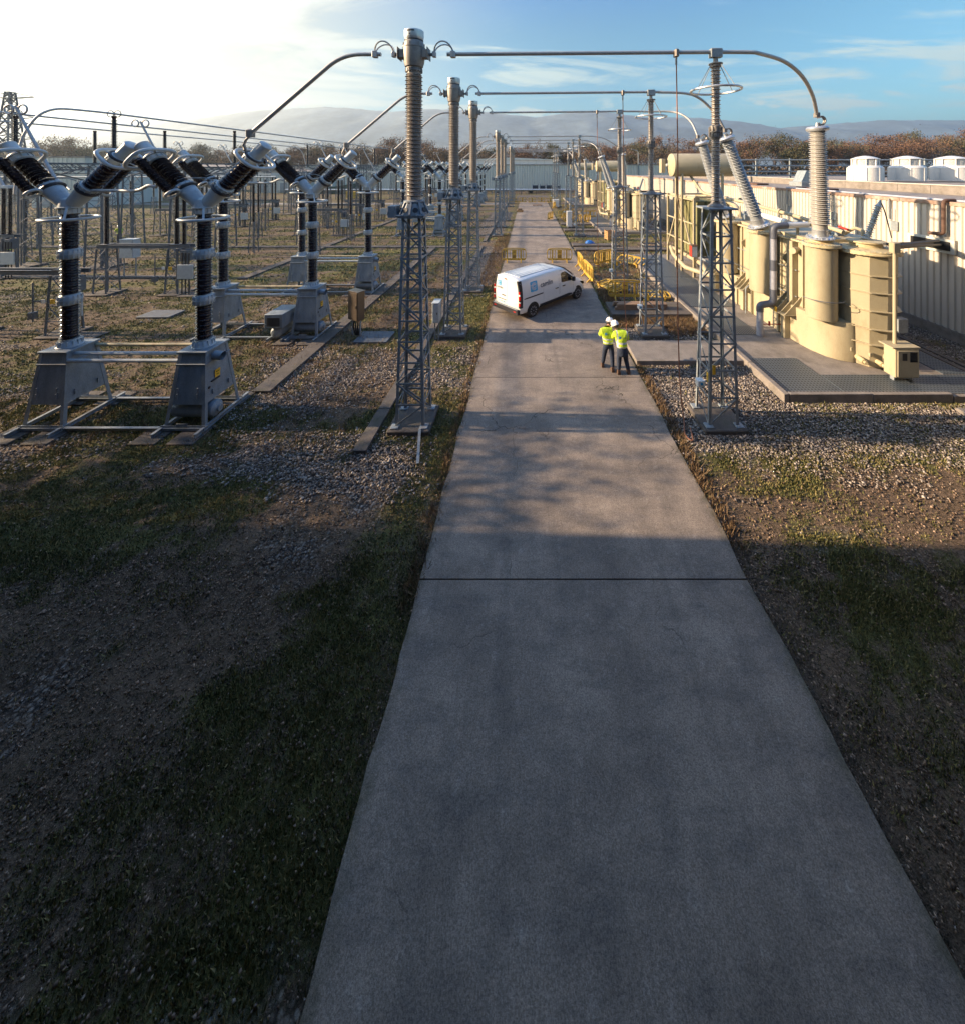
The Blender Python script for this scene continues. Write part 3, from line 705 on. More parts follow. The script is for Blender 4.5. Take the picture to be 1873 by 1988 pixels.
for y in (14.6, 18.2, 21.8, 25.4, 29.5, 34, 39): # drop brackets on the wall
    b = MB(); b.tube([(17.8, y, 5.75), (17.8, y, 4.75)], 0.035, 8); b.tube([(17.72, y-0.22, 5.3), (17.72, y-0.22, 4.7), (17.8, y-0.05, 4.68)], 0.02, 6); b.cbox(17.83, 17.9, y-0.4, y-0.05, 4.2, 4.65, 0.01); b.build('roof_drain', galv, hall)
MB().tube(fillet([(18.15, 15.7, 5.88), (17.68, 15.7, 5.88), (17.68, 15.7, 4.45), (17.68, 16.25, 4.40)], 0.15), 0.075, 12).build('drain_pipe', rust, hall)
MB().tube([(18.2, 10, 5.86), (18.2, 26, 5.86)], 0.05, 8).build('roof_pipe', pipe_pale, hall)
m = MB()
for x, y, l, w in ((18.9, 23.5, 2.6, 0.9), (19.2, 31, 2.2, 1.0)): m.cbox(x, x+w, y, y+l, 5.79, 5.93, 0.02)
m.build('roof_panel', rust, hall)
# cable hatch
MB().box(17.80, 17.91, 15.4, 17.3, 3.62, 4.22).build('hatch_frame', wall_grey, hall)
MB().box(17.77, 17.805, 15.55, 17.15, 3.74, 4.12).build('hatch_opening', black, hall)
# roof-top ducts and vent box
vb = thing('vent_box', 'grey ventilation cowl on the roof of the cream clad hall', 'vent', (22.2, 30, 5.78))
MB().cbox(-0.5, 0.5, -0.7, 0.7, 0, 0.35, 0.02).build('base', galv, vb); MB().prism([(-0.35, 0.35), (0.45, 0.35), (0.45, 1.25), (0.05, 1.25)], -0.5, 0.5, axis='y').build('cowl', galv_box, vb)
rk = thing('pipe_rack', 'grey steel pipe rack running behind the white cooling towers', 'pipe rack', (28, 38, 6.1))
m = MB()
for z in (0.35, 0.75, 1.35, 1.95): m.tube([(-8, 0, z), (22, 0, z)], 0.07, 8)
m.build('pipes', galv, rk); m = MB()
for i in range(9): m.box(-8+i*3.5, -7.85+i*3.5, 0.1, 0.25, 0, 2.1)
m.build('frame', galv, rk)
# --- cooling towers
def cooling_tower(x, y, s, label, dome=True):
    s *= 0.74; t = thing('cooling_tower', label, 'cooling tower', (x, y, 6.22), random.uniform(0, 1), 'white cooling towers on the hall roof')
    MB().lathe([(1.50*s, 0), (1.50*s, 1.0), (1.52*s, 1.02), (1.50*s, 1.06), (1.36*s, 1.16), (1.18*s, 1.22)], 36).build('basin', white_paint, t)
    m = MB()
    for k in range(8):
        a = 2*math.pi*k/8; c_, s_ = math.cos(a), math.sin(a); m.bar((1.13*s*c_, 1.13*s*s_, 1.2), (1.13*s*c_, 1.13*s*s_, 1.72), 0.07)
        m.bar((1.515*s*c_, 1.515*s*s_, 0), (1.515*s*c_, 1.515*s*s_, 1.04), 0.05)
    for k in range(8):
        a, b = 2*math.pi*k/8, 2*math.pi*(k+1)/8; m.bar((1.11*s*math.cos(a), 1.11*s*math.sin(a), 1.24), (1.11*s*math.cos(b), 1.11*s*math.sin(b), 1.7), 0.025)
    m.build('frame', white_paint, t)
    MB().lathe([(1.05*s, 1.2), (1.05*s, 1.7)], 32).build('grille', material('pale_mesh_panel', (0.42, 0.42, 0.40), 0.7, 0, 0.15, 6), t)
    MB().lathe([(1.22*s, 1.72), (1.24*s, 1.76), (0.8*s, 1.9), (0.3*s, 1.99), (0.02, 2.01)], 8).build('cap', white_paint, t)
    return t
cooling_tower(27.4, 30, 1.0, 'smallest looking white cooling tower, nearest to the vertical bushing')
cooling_tower(30.8, 30, 1.02, 'middle white cooling tower between its two neighbours')
cooling_tower(34.4, 30, 1.12, 'white cooling tower farthest from the bushings, cut by the edge of the photo')
# --- the halls behind
bh = thing('warehouse', 'long pale grey corrugated warehouse closing the yard in front of the autumn wood', 'building', (0, 0, 0))
corrugated((-68, 112), (64, 112), 0.4, 7.9, 0.75, 0.12, (0, -1)).build('wall', wall_grey, bh, smooth=False)
MB().box(-68, 64, 112.1, 150-12, 0, 7.9).build('wall_core', wall_grey, bh)
MB().box(-68.3, 64.3, 111.75, 137.9, 7.92, 8.15).build('roof', roofm, bh)
MB().box(-68, 64, 111.9, 112, -0.1, 0.4).build('plinth', concrete, bh)
m = MB()
for x in (-52, -31, -9, 14, 33): m.box(x, x+0.35, 111.7, 111.85, 0.2, 7.8)
m.build('downpipe', galv, bh)
uh = thing('raised_roof_hall', 'white topped higher hall showing above the grey warehouse roof', 'building', (0, 0, 0))
MB().box(-22, 10, 122, 135, 8.2, 9.6).build('wall', white_paint, uh); m = MB()
for i in range(12): m.box(-22+i*2.7, -21.85+i*2.7, 121.9, 122, 8.2, 9.6)
m.build('wall_rib', wall_grey, uh); MB().prism([(-22.4, 9.62), (10.4, 9.62), (10.4, 9.75), (-6, 10.5), (-22.4, 9.75)], 121.6, 135, axis='y').build('roof', wall_grey, uh)
def shed(name, x0, x1, y0, y1, h, mat, label, pitch=0.0):
    t = thing(name, label, 'building', (0, 0, 0))
    corrugated((x0, y0), (x1, y0), 0, h, 0.8, 0.1, (0, -1)).build('wall', mat, t, smooth=False)
    MB().box(x0, x1, y0+0.05, y1, 0, h).build('wall_core', mat, t)
    if pitch: MB().prism([(x0-0.3, h+0.01), (x1+0.3, h+0.01), ((x0+x1)/2, h+pitch)], y0-0.3, y1+0.3, axis='y').build('roof', roofm, t)
    else: MB().box(x0-0.2, x1+0.2, y0-0.15, y1+0.2, h+0.01, h+0.25).build('roof', roofm, t)
    m = MB()
    for i in range(max(1, int((x1-x0)/6))): m.box(x0+2+i*6, x0+4+i*6, y0-0.16, y0-0.11, 0.2, 2.8)
    m.build('door', galv_box, t); return t
shed('pale_block', -89, -79.5, 66, 80, 9.0, wall_grey, 'pale square block rising behind the breakers at the far corner of the yard')
shed('low_hall', -118, -89.5, 74, 90, 6.5, wall_cream, 'low cream hall behind the steel pylon')
shed('low_workshop', -78, -64, 104, 116, 6.0, wall_grey, 'small grey workshop next to the end of the long warehouse', 1.2)
shed('low_workshop', -112, -92, 108, 120, 7.0, white_paint, 'white workshop far behind the transmission pylon', 1.5)
tag(MB().prism([(-58, 0), (-46.5, 0), (-46.5, 3.0), (-58, 1.2)], 100, 101.5, axis='y').build('green_container', dkgreen), 'dark green sloping container against the grey warehouse', 'container')
tk = thing('yellow_skip', 'yellow skip standing on the far cross road', 'skip', (-41, 86, 0)); MB().prism([(-1.2, 0.2), (1.0, 0.2), (1.3, 1.5), (-1.3, 1.5)], -0.8, 0.8, axis='y').build('body', yellow, tk); MB().box(-1.35, 1.35, -0.85, 0.85, 1.5, 1.6).build('rim', yellow, tk)
tag(MB().cbox(13.8, 19, 95, 97.4, 0, 2.7, 0.05).build('red_container', red_m), 'red container in front of the grey warehouse behind the far transformer', 'container')
# overground insulated pipe, fence and cable drums
pp = thing('overground_pipe', 'silvery insulated pipe on low supports along the grey warehouse', 'pipe', (0, 100, 0))
m = MB().tube([(-66, 0, 1.15), (22, 0, 1.15)], 0.26, 12); m.build('pipe', alu_bright, pp); m = MB()
for i in range(22): m.box(-66+i*4, -65.85+i*4, -0.1, 0.1, 0, 0.95)
m.build('support', galv, pp)
fc = thing('mesh_fence', 'dark low fence along the foot of the silvery pipe', 'fence', (0, 97, 0)); m = MB()
for i in range(45): m.box(-66+i*2, -65.94+i*2, 0, 0.06, 0, 1.2)
m.build('post', blackm, fc); m = MB()
for z in (0.15, 0.35, 0.55, 0.75, 0.95, 1.15): m.box(-66, 22, 0.065, 0.085, z, z+0.05)
m.build('rail', blackm, fc)
def drum(x, y, r, w, label, flat=False, g='cable drums by the grey warehouse'):
    t = thing('cable_drum', label, 'cable drum', (x, y, 0), 0, g)
    A = Matrix.Translation((0, 0, r)) @ Matrix.Rotation(R(90), 4, 'Y') if not flat else Matrix.Identity(4)
    off = -w/2 if not flat else 0
    m = MB(); m.lathe([(r, off), (r, off+0.1)], 24, A); m.lathe([(r, off+w-0.1), (r, off+w)], 24, A); m.build('flange', drum_m, t)
    MB().lathe([(r*0.62, off+0.1), (r*0.62, off+w-0.1)], 24, A).build('cable_winding', black, t); return t
for i, (x, r, w) in enumerate(((1.9, 1.25, 1.6), (4.0, 1.2, 1.5), (6.0, 1.25, 1.7), (8.4, 1.1, 1.5))):
    drum(x, 107, r, w, ['navy cable drum at the road end of the row, left of the others', 'navy cable drum second along the row by the warehouse', 'navy cable drum third along the row by the warehouse', 'navy cable drum last of the row, behind the far masts'][i])
drum(-9.5, 106, 1.3, 0.9, 'black cable drum lying flat behind the far breakers', True); drum(0.3, 103, 1.25, 0.8, 'black cable drum lying flat in front of the standing ones', True)
# transmission pylon at the far left
py_ = thing('transmission_pylon', 'tall steel lattice pylon rising at the far corner behind everything', 'pylon', (-98.5, 70, 0))
def lattice(m, h, w0, w1, n, t, x=0, y=0, z0=0.0, cross=True):
    W = lambda z: w0+(w1-w0)*(z/h)
    for i in range(n):
        a, b = h*i/n, h*(i+1)/n; wa, wb = W(a)/2, W(b)/2
        ca = [(x+sx*wa, y+sy*wa, z0+a) for sx, sy in ((-1,-1),(1,-1),(1,1),(-1,1))]; cb = [(x+sx*wb, y+sy*wb, z0+b) for sx, sy in ((-1,-1),(1,-1),(1,1),(-1,1))]
        for k in range(4):
            j = (k+1) % 4
            if cross: m.bar(ca[k], cb[j], t); m.bar(ca[j], cb[k], t)
            else: m.bar(*((ca[k], cb[j]) if (i % 2 == 0) else (ca[j], cb[k])), t, t*0.35)
            m.bar(cb[k], cb[j], t, t*0.5)
    return m
m = MB(); lattice(m, 17, 4.2, 1.4, 9, 0.12); lattice(m, 4.6, 1.4, 0.8, 4, 0.1, z0=17); m.build('bracing', galv_dark, py_)
for sx, sy in ((-1,-1),(1,-1),(1,1),(-1,1)): MB().bar((sx*2.1, sy*2.1, 0), (sx*0.4, sy*0.4, 21.6), 0.2).build('leg', galv_dark, py_)
m = MB()
for z in (12.5, 16.5, 20.4):
    for s in (-1, 1):
        m.bar((0, -0.6, z), (s*4.5, 0, z+0.2), 0.12); m.bar((0, 0.6, z), (s*4.5, 0, z+0.2), 0.12); m.bar((0, 0, z+1.2), (s*4.5, 0, z+0.25), 0.1)
m.build('cross_arm', galv_dark, py_)
# unseen blocks and trees added around the camera to shade the foreground
ob = thing('sunward_shade_block', 'dark unseen block added on the sunward side to shade the near road', 'building', (0, 0, 0))
MB().box(-40, -14.2, -40, SHADE_Y, 0, 12).build('wall', concrete_dk, ob); MB().box(-40.3, -13.9, -40.3, SHADE_Y+0.2, 12.01, 12.3).build('roof', roofm, ob)  # added block that casts the foreground shade, not a known building
oh = thing('rear_shade_block', 'tall dark unseen block added behind the camera to darken the near ground', 'building', (0, 0, 0))
MB().box(-13.5, 12, -20, -2.0, 0, 13.5).build('wall', concrete_dk, oh); MB().box(-13.8, 12.3, -20.3, -1.8, 13.51, 13.9).build('roof', roofm, oh)  # added block that cuts skylight from behind the camera
oe = thing('side_shade_block', 'dark unseen block added on the transformer side to darken the near ground', 'building', (0, 0, 0))
MB().box(12.6, 30, -20, 9.0, 0, 11).build('wall', concrete_dk, oe); MB().box(12.4, 30.2, -20.2, 9.1, 11.01, 11.3).build('roof', roofm, oe)  # added block that cuts skylight from the right
MB().box(-9.5, 8.1, -1.99, 3.2, 9.2, 9.45).build('shade_slab', concrete_dk, oh)  # overhead slab added to darken the ground nearest the camera
MB().box(-14.19, -9.6, -40, 3.9, 0, 11).build('shade_wing', concrete_dk, ob)  # added extension that narrows the skylight on the left
MB().box(8.2, 12.59, -1.99, 4.4, 0, 9.5).build('shade_wing', concrete_dk, oe)  # added extension that narrows the skylight on the right
for vi, x, y, s in ((3, -20.5, 7.6, 0.50), (1, -25.5, 7.8, 0.52), (3, -30, 8.2, 0.55), (1, -20.0, 6.6, 0.5)): put_tree(vi, x, y, s)  # unseen trees added to dapple the near shade; label copied from the wood
# ================================================================ SWITCHGEAR
def tower(name, label, loc, h, w0, w1, n, group, footing=0.62, signs=True):
    t = thing(name, label, 'lattice tower', loc, 0, group)
    a = 0.075
    for sx, sy in ((-1, -1), (1, -1), (1, 1), (-1, 1)):
        MB().angle((sx*w0/2, sy*w0/2, 0.1), (sx*w1/2, sy*w1/2, h), a, 0.012, -sx, -sy).build('leg', galv, t, smooth=False)
    m = MB(); W = lambda z: w0+(w1-w0)*z/h
    for i in range(n):
        z0, z1 = 0.12+(h-0.12)*i/n, 0.12+(h-0.12)*(i+1)/n; wa, wb = W(z0)/2, W(z1)/2
        ca = [(sx*wa, sy*wa, z0) for sx, sy in ((-1,-1),(1,-1),(1,1),(-1,1))]; cb = [(sx*wb, sy*wb, z1) for sx, sy in ((-1,-1),(1,-1),(1,1),(-1,1))]
        nrm = [(0, -1, 0), (1, 0, 0), (0, 1, 0), (-1, 0, 0)]
        for k in range(4):
            j = (k+1) % 4; o = Vector(nrm[k])*0.008
            p, q = (ca[k], cb[j]) if (i+k) % 2 == 0 else (ca[j], cb[k])
            m.bar(Vector(p)+o, Vector(q)+o, 0.045, 0.012, nrm[k]); 
            if i % 1 == 0: m.bar(Vector(cb[k])+o*0.3, Vector(cb[j])+o*0.3, 0.05, 0.012, nrm[k])
    m.build('bracing', galv, t, smooth=False)
    MB().cbox(-w1/2-0.12, w1/2+0.12, -w1/2-0.12, w1/2+0.12, h, h+0.05, 0.006).build('top_plate', galv, t, smooth=False)
    f = footing*w0/0.8
    MB().cbox(-w0/2-0.18, w0/2+0.18, -w0/2-0.18, w0/2+0.18, -0.2, 0.10, 0.02).build('footing', concrete_dk, t)
    m = MB()
    for sx, sy in ((-1, -1), (1, -1), (1, 1), (-1, 1)): m.cbox(sx*w0/2-0.11, sx*w0/2+0.11, sy*w0/2-0.11, sy*w0/2+0.11, 0.10, 0.14, 0.01)
    m.build('foot_plate', galv, t)
    return t
def copies(src, labels_locs):
    out = [src]
    for lab, loc in labels_locs: out.append(copy_tree(src, lab, loc))
    return out
def grp_word(i):      # which bay and phase a repeat belongs to, found by anything in the photo
    return (['nearest', 'second', 'third'][i % 3], ['near bay beside the van', 'middle bay beyond the barriers', 'far bay by the warehouse'][i//3])
AX = -3.29; BX = 5.42
lab = lambda i: '%s lattice tower under silver capped columns, %s' % (grp_word(i)[0], grp_word(i)[1])
t0 = tower('lattice_tower', lab(0), (AX, PHASES[0], 0), 5.88, 0.80, 0.52, 10, 'lattice towers under the current transformers')
copies(t0, [(lab(i), (AX, PHASES[i], 0)) for i in range(1, 9)])
lab = lambda i: '%s lattice tower under slim ringed arresters, %s' % (grp_word(i)[0], grp_word(i)[1])
t0 = tower('lattice_tower', lab(0), (BX, PHASES[0]+0.05, 0), 6.1, 0.84, 0.58, 8, 'lattice towers under the arresters')
MB().cbox(-0.47, -0.455, -0.47, -0.38, 1.35, 1.6, 0.002).build('warning_plate', sign_yellow, t0); MB().cbox(-0.33, -0.25, -0.455, -0.44, 1.55, 1.8, 0.002).build('warning_plate', sign_yellow, t0)
MB().tube([(-0.52, -0.1, 1.3), (-0.46, -0.1, 6.0)], 0.018, 6).build('conduit', pipe_white, t0)
cb = MB().cbox(-0.66, -0.46, -0.3, -0.1, 1.12, 1.28, 0.01).build('surge_counter', sign_white, t0); MB().cyl((-0.56, -0.305, 1.2), (-0.56, -0.31, 1.2), 0.04, 12).build('dial', logo_blue, cb)
copies(t0, [(lab(i), (BX, PHASES[i]+0.05, 0)) for i in range(1, 9)])

# --- current transformers (thick grey columns with a silver cap)
lab = lambda i: '%s thick ribbed column with silver cap, %s' % (grp_word(i)[0], grp_word(i)[1])
ct = thing('current_transformer', lab(0), 'current transformer', (AX, PHASES[0], 5.93), 0, 'current transformers on lattice towers')
m = MB(); m.lathe([(0.43, 0.0), (0.43, 0.04), (0.30, 0.30), (0.27, 0.36), (0.24, 0.40)], 8, rot=R(22.5)); m.lathe([(0.29, 0.37), (0.29, 0.41), (0.24, 0.43)], 24)
for k in range(8): a = math.pi*2*k/8; m.bar((0.42*math.cos(a), 0.42*math.sin(a), 0.05), (0.27*math.cos(a), 0.27*math.sin(a), 0.38), 0.05, 0.04)
m.cbox(-0.40, 0.40, -0.40, 0.40, 0.0, 0.035, 0.005)
bc = m.build('base_casting', galv, ct)
m = MB()
for k in range(8):
    a = math.pi*2*(k+.5)/8; c_, s_ = math.cos(a), math.sin(a); n_ = Vector((c_, s_, 0.45)).normalized(); p = Vector((0.368*c_*0.985, 0.368*s_*0.985, 0.165)); m.cyl(p-n_*0.005, p+n_*0.012, 0.075, 14)
m.build('inspection_opening', black, bc)
MB().lathe([(0.215, 0.43), (0.215, 0.52), (0.20, 0.54)]+sheds(0.55, 4.05, 0.19, 0.258, 0.0565, 0.235, 0.06)+[(0.19, 4.06), (0.19, 4.12)], 30).build('insulator', porc_grey, ct)
m = MB(); m.lathe([(0.20, 4.10), (0.23, 4.13), (0.23, 4.17), (0.205, 4.19), (0.205, 4.22), (0.25, 4.25), (0.29, 4.40), (0.305, 4.62), (0.305, 4.78), (0.315, 4.79), (0.315, 4.815), (0.285, 4.83), (0.27, 4.95), (0.25, 4.99), (0.22, 5.0)], 32)
for k in range(20): a = 2*math.pi*k/20; m.box(0.205, 0.24, -0.012, 0.012, 4.09, 4.2, Matrix.Rotation(a, 4, 'Z'))
for k in range(6): a = 2*math.pi*k/6+0.3; m.box(0.26, 0.30, -0.03, 0.03, 4.82, 4.93, Matrix.Rotation(a, 4, 'Z'))
hd = m.build('head', casting, ct)
for s in (-1, 1):
    tb = MB().cbox(*sorted((s*0.24, s*0.41)), -0.14, 0.14, 4.50, 4.74, 0.02).build('terminal_box', casting, ct)
    m = MB(); m.cbox(*sorted((s*0.41, s*0.43)), -0.19, 0.19, 4.46, 4.79, 0.004); m.cyl((s*0.43, 0, 4.61), (s*0.58, 0, 4.61), 0.035, 10)
    for q in range(4): m.cyl((s*(0.45+q*0.03), 0, 4.61), (s*(0.46+q*0.03), 0, 4.61), 0.055, 10)
    m.build('terminal', casting, tb)
MB().lathe([(0.235, 4.985), (0.262, 4.99), (0.262, 5.02), (0.235, 5.022)], 30).build('dark_gap_ring', blackm, ct)  # black ring painting the shaded gap under the cap
cp = MB().lathe([(0.24, 5.0), (0.255, 5.03), (0.262, 5.05), (0.275, 5.10), (0.275, 5.275), (0.262, 5.29), (0.10, 5.30), (0.01, 5.302)], 36).build('cap', alu_bright, ct)
m = MB()
for k in range(9):
    a = R(-116+k*5.2); m.box(0.276, 0.28, -0.0135, 0.0135, 5.205, 5.245, Matrix.Rotation(a, 4, 'Z'))
m.build('nameplate', blackm, cp); m = MB()
M_ = Matrix.Rotation(R(-98), 4, 'Z'); m.lathe([(0.022, 0), (0.022, 0.006)], 12, M_ @ Matrix.Translation((0.276, 0, 5.13)) @ Matrix.Rotation(R(90), 4, 'Y')); m.build('sight_glass', blackm, cp)
MB().cbox(-0.66, -0.42, -0.3, 0.1, -0.05, 0.28, 0.01).build('junction_box', galv, ct)
copies(ct, [(lab(i), (AX, PHASES[i], 5.93)) for i in range(1, 9)])

# --- surge arresters (slim grey columns with a ring)
lab = lambda i: '%s slim two part ribbed arrester with hanging ring, %s' % (grp_word(i)[0], grp_word(i)[1])
ar = thing('surge_arrester', lab(0), 'surge arrester', (BX-0.02, PHASES[0]+0.05, 6.15), 0, 'surge arresters with grading rings')
m = MB().lathe([(0.22, 0), (0.22, 0.03), (0.13, 0.10), (0.125, 0.16)], 20); [m.cyl((0.17*math.cos(a), 0.17*math.sin(a), 0), (0.17*math.cos(a), 0.17*math.sin(a), 0.07), 0.02, 6) for a in (0.3, 1.3, 2.3, 3.3, 4.3, 5.3)]
m.build('base_casting', casting, ar)
MB().lathe([(0.10, 0.16)]+sheds(0.17, 1.98, 0.095, 0.138, 0.055, 0.118)+[(0.10, 1.99)], 24).build('insulator', porc_grey, ar)
m = MB().lathe([(0.12, 1.98), (0.155, 2.0), (0.16, 2.08), (0.145, 2.14), (0.175, 2.15), (0.175, 2.19), (0.145, 2.2), (0.16, 2.27), (0.155, 2.34), (0.11, 2.38)], 24)
for k in range(10): a = 2*math.pi*k/10; m.box(0.145, 0.185, -0.015, 0.015, 2.03, 2.31, Matrix.Rotation(a, 4, 'Z'))
m.build('joint', casting, ar)
MB().lathe([(0.10, 2.38)]+sheds(2.39, 4.02, 0.095, 0.138, 0.055, 0.118)+[(0.10, 4.03)], 24).build('insulator', porc_grey, ar)
MB().lathe([(0.11, 4.02), (0.15, 4.04), (0.15, 4.1), (0.19, 4.12), (0.19, 4.15), (0.07, 4.18), (0.06, 4.32)], 20).build('top_casting', casting, ar)
MB().cbox(-0.17, 0.17, -0.09, 0.09, 4.32, 4.58, 0.02).build('bus_clamp', galv, ar)
m = MB().tube(ring_pts((0, 0, 3.38), 0.66, n=40), 0.035, 10, closed=True); m.build('grading_ring', alu_bright, ar)
m = MB(); [m.cyl((0.16*math.cos(a), 0.16*math.sin(a), 4.13), (0.66*math.cos(a), 0.66*math.sin(a), 3.38), 0.011, 5) for a in (R(20), R(110), R(200), R(290))]
m.build('ring_rod', galv, ar)
copies(ar, [(lab(i), (BX-0.02, PHASES[i]+0.05, 6.15)) for i in range(1, 9)])

# --- tubular busbars over the road
def loop(m, x, s, y, z):      # flexible copper loops at a joint
    for dyo, rr in ((-0.07, 0.27), (0.07, 0.27)):
        pts = [(x+s*(0.27-rr*math.cos(a)), y+dyo*2.2*math.sin(a)*(1 if dyo > 0 else 1), z+0.02+rr*1.15*math.sin(a)) for a in [math.pi*k/14 for k in range(15)]]
        m.tube(pts, 0.022, 6)
    m.cbox(x-0.07, x+0.07, y-0.09, y+0.09, z-0.09, z+0.09, 0.02); m.cbox(x+s*0.54-0.05, x+s*0.54+0.05, y-0.08, y+0.08, z-0.08, z+0.08, 0.02)
BZ = 10.55
TOPS = [((7.74, 0.6, 10.53), (8.75, 1.2, 10.22), (9.75, 2.05, 9.75), (10.52, 2.85, 9.22)), ((6.9, 0.0, 10.56), (7.7, 0.25, 10.35), (8.5, 0.5, 9.7), (8.98, 0.62, 9.0)), ((8.3, -0.3, 10.56), (8.8, -0.8, 10.3), (9.15, -1.2, 9.8), (9.36, -1.5, 9.0))]
for i, y in enumerate(PHASES):
    w1, w2 = grp_word(i)
    b = thing('busbar', '%s busbar from breaker to silver capped column, %s' % (w1, w2), 'busbar', (0, y, 0), 0, 'tube busbars over the yard')
    MB().tube(fillet([(AX-0.95, 0, BZ), (-5.35, 0.0, BZ), (-8.05, 0.1, 8.3)], 1.1, 10), 0.058, 14).build('tube', alu, b)
    m = MB(); loop(m, AX-0.62-0.5, 1, 0, BZ); m.build('flexible_connector', alu, b)
    m = MB(); m.cbox(-8.16, -7.98, 0.0, 0.2, 8.17, 8.40, 0.03); m.tube([(-8.1, 0.1, 8.2), (-8.2, 0.1, 8.1), (-8.26, 0.1, 7.95), (-8.2, 0.05, 7.78)], 0.035, 8); m.tube([(-8.04, 0.05, 8.2), (-8.14, 0.0, 8.08), (-8.2, 0.0, 7.93), (-8.16, 0.05, 7.78)], 0.03, 8); m.build('end_clamp', casting, b)
    b = thing('busbar', '%s busbar crossing the road to a bushing, %s' % (w1, w2), 'busbar', (0, y, 0), 0, 'tube busbars over the yard')
    tp = TOPS[i % 3]
    MB().tube(spline([(AX+0.95, 0, BZ), (0, 0, BZ+0.02), (BX, 0.05, BZ+0.08), (tp[0][0]-1.2, 0.02, BZ+0.06)], 3)[:-1]+spline([(tp[0][0]-1.2, 0.02, BZ+0.06)]+list(tp), 7), 0.058, 14).build('tube', alu, b)
    m = MB(); loop(m, AX+0.62+0.5, -1, 0, BZ); m.build('flexible_connector', alu, b)
    e = Vector(tp[-1]); m = MB(); m.cbox(e.x-0.08, e.x+0.08, e.y-0.08, e.y+0.08, e.z-0.1, e.z+0.08, 0.02); m.build('end_clamp', casting, b)
# --- earthing ropes hanging from the crossing busbars
for i, (x, y) in enumerate(((4.24, PHASES[0]), (4.14, PHASES[1]), (4.05, PHASES[2]))):
    rr = thing('earthing_rope', 'copper coloured rope hanging from the %s busbar by the road edge' % ORD[i], 'rope', (x, y, 0), 0, 'ropes hanging from the busbars')
    MB().tube(spline([(0, 0, BZ), (0.03, -0.02, 8), (0.05, 0, 6), (0.04, 0.02, 4), (0.08, 0.02, 2), (0.12, 0, 0.9), (0.16, -0.15, 0.12), (0.0, -0.6, 0.03), (0.12, -0.8, 0.03), (0.25, -0.35, 0.03)] if i == 0 else [(0, 0, BZ), (0.03, 0, 8), (0.02, 0.02, 5), (0.06, 0, 2.4), (0.1, 0.03, 1.2), (0.16, -0.1, 0.05)], 6), 0.017, 6).build('rope', rope_m, rr)
    m = MB(); m.cbox(-0.06, 0.06, -0.1, 0.1, BZ-0.07, BZ+0.15, 0.03); m.cyl((0, 0, BZ-0.05), (0, 0, BZ-0.3), 0.03, 8); m.build('clamp', casting, rr)

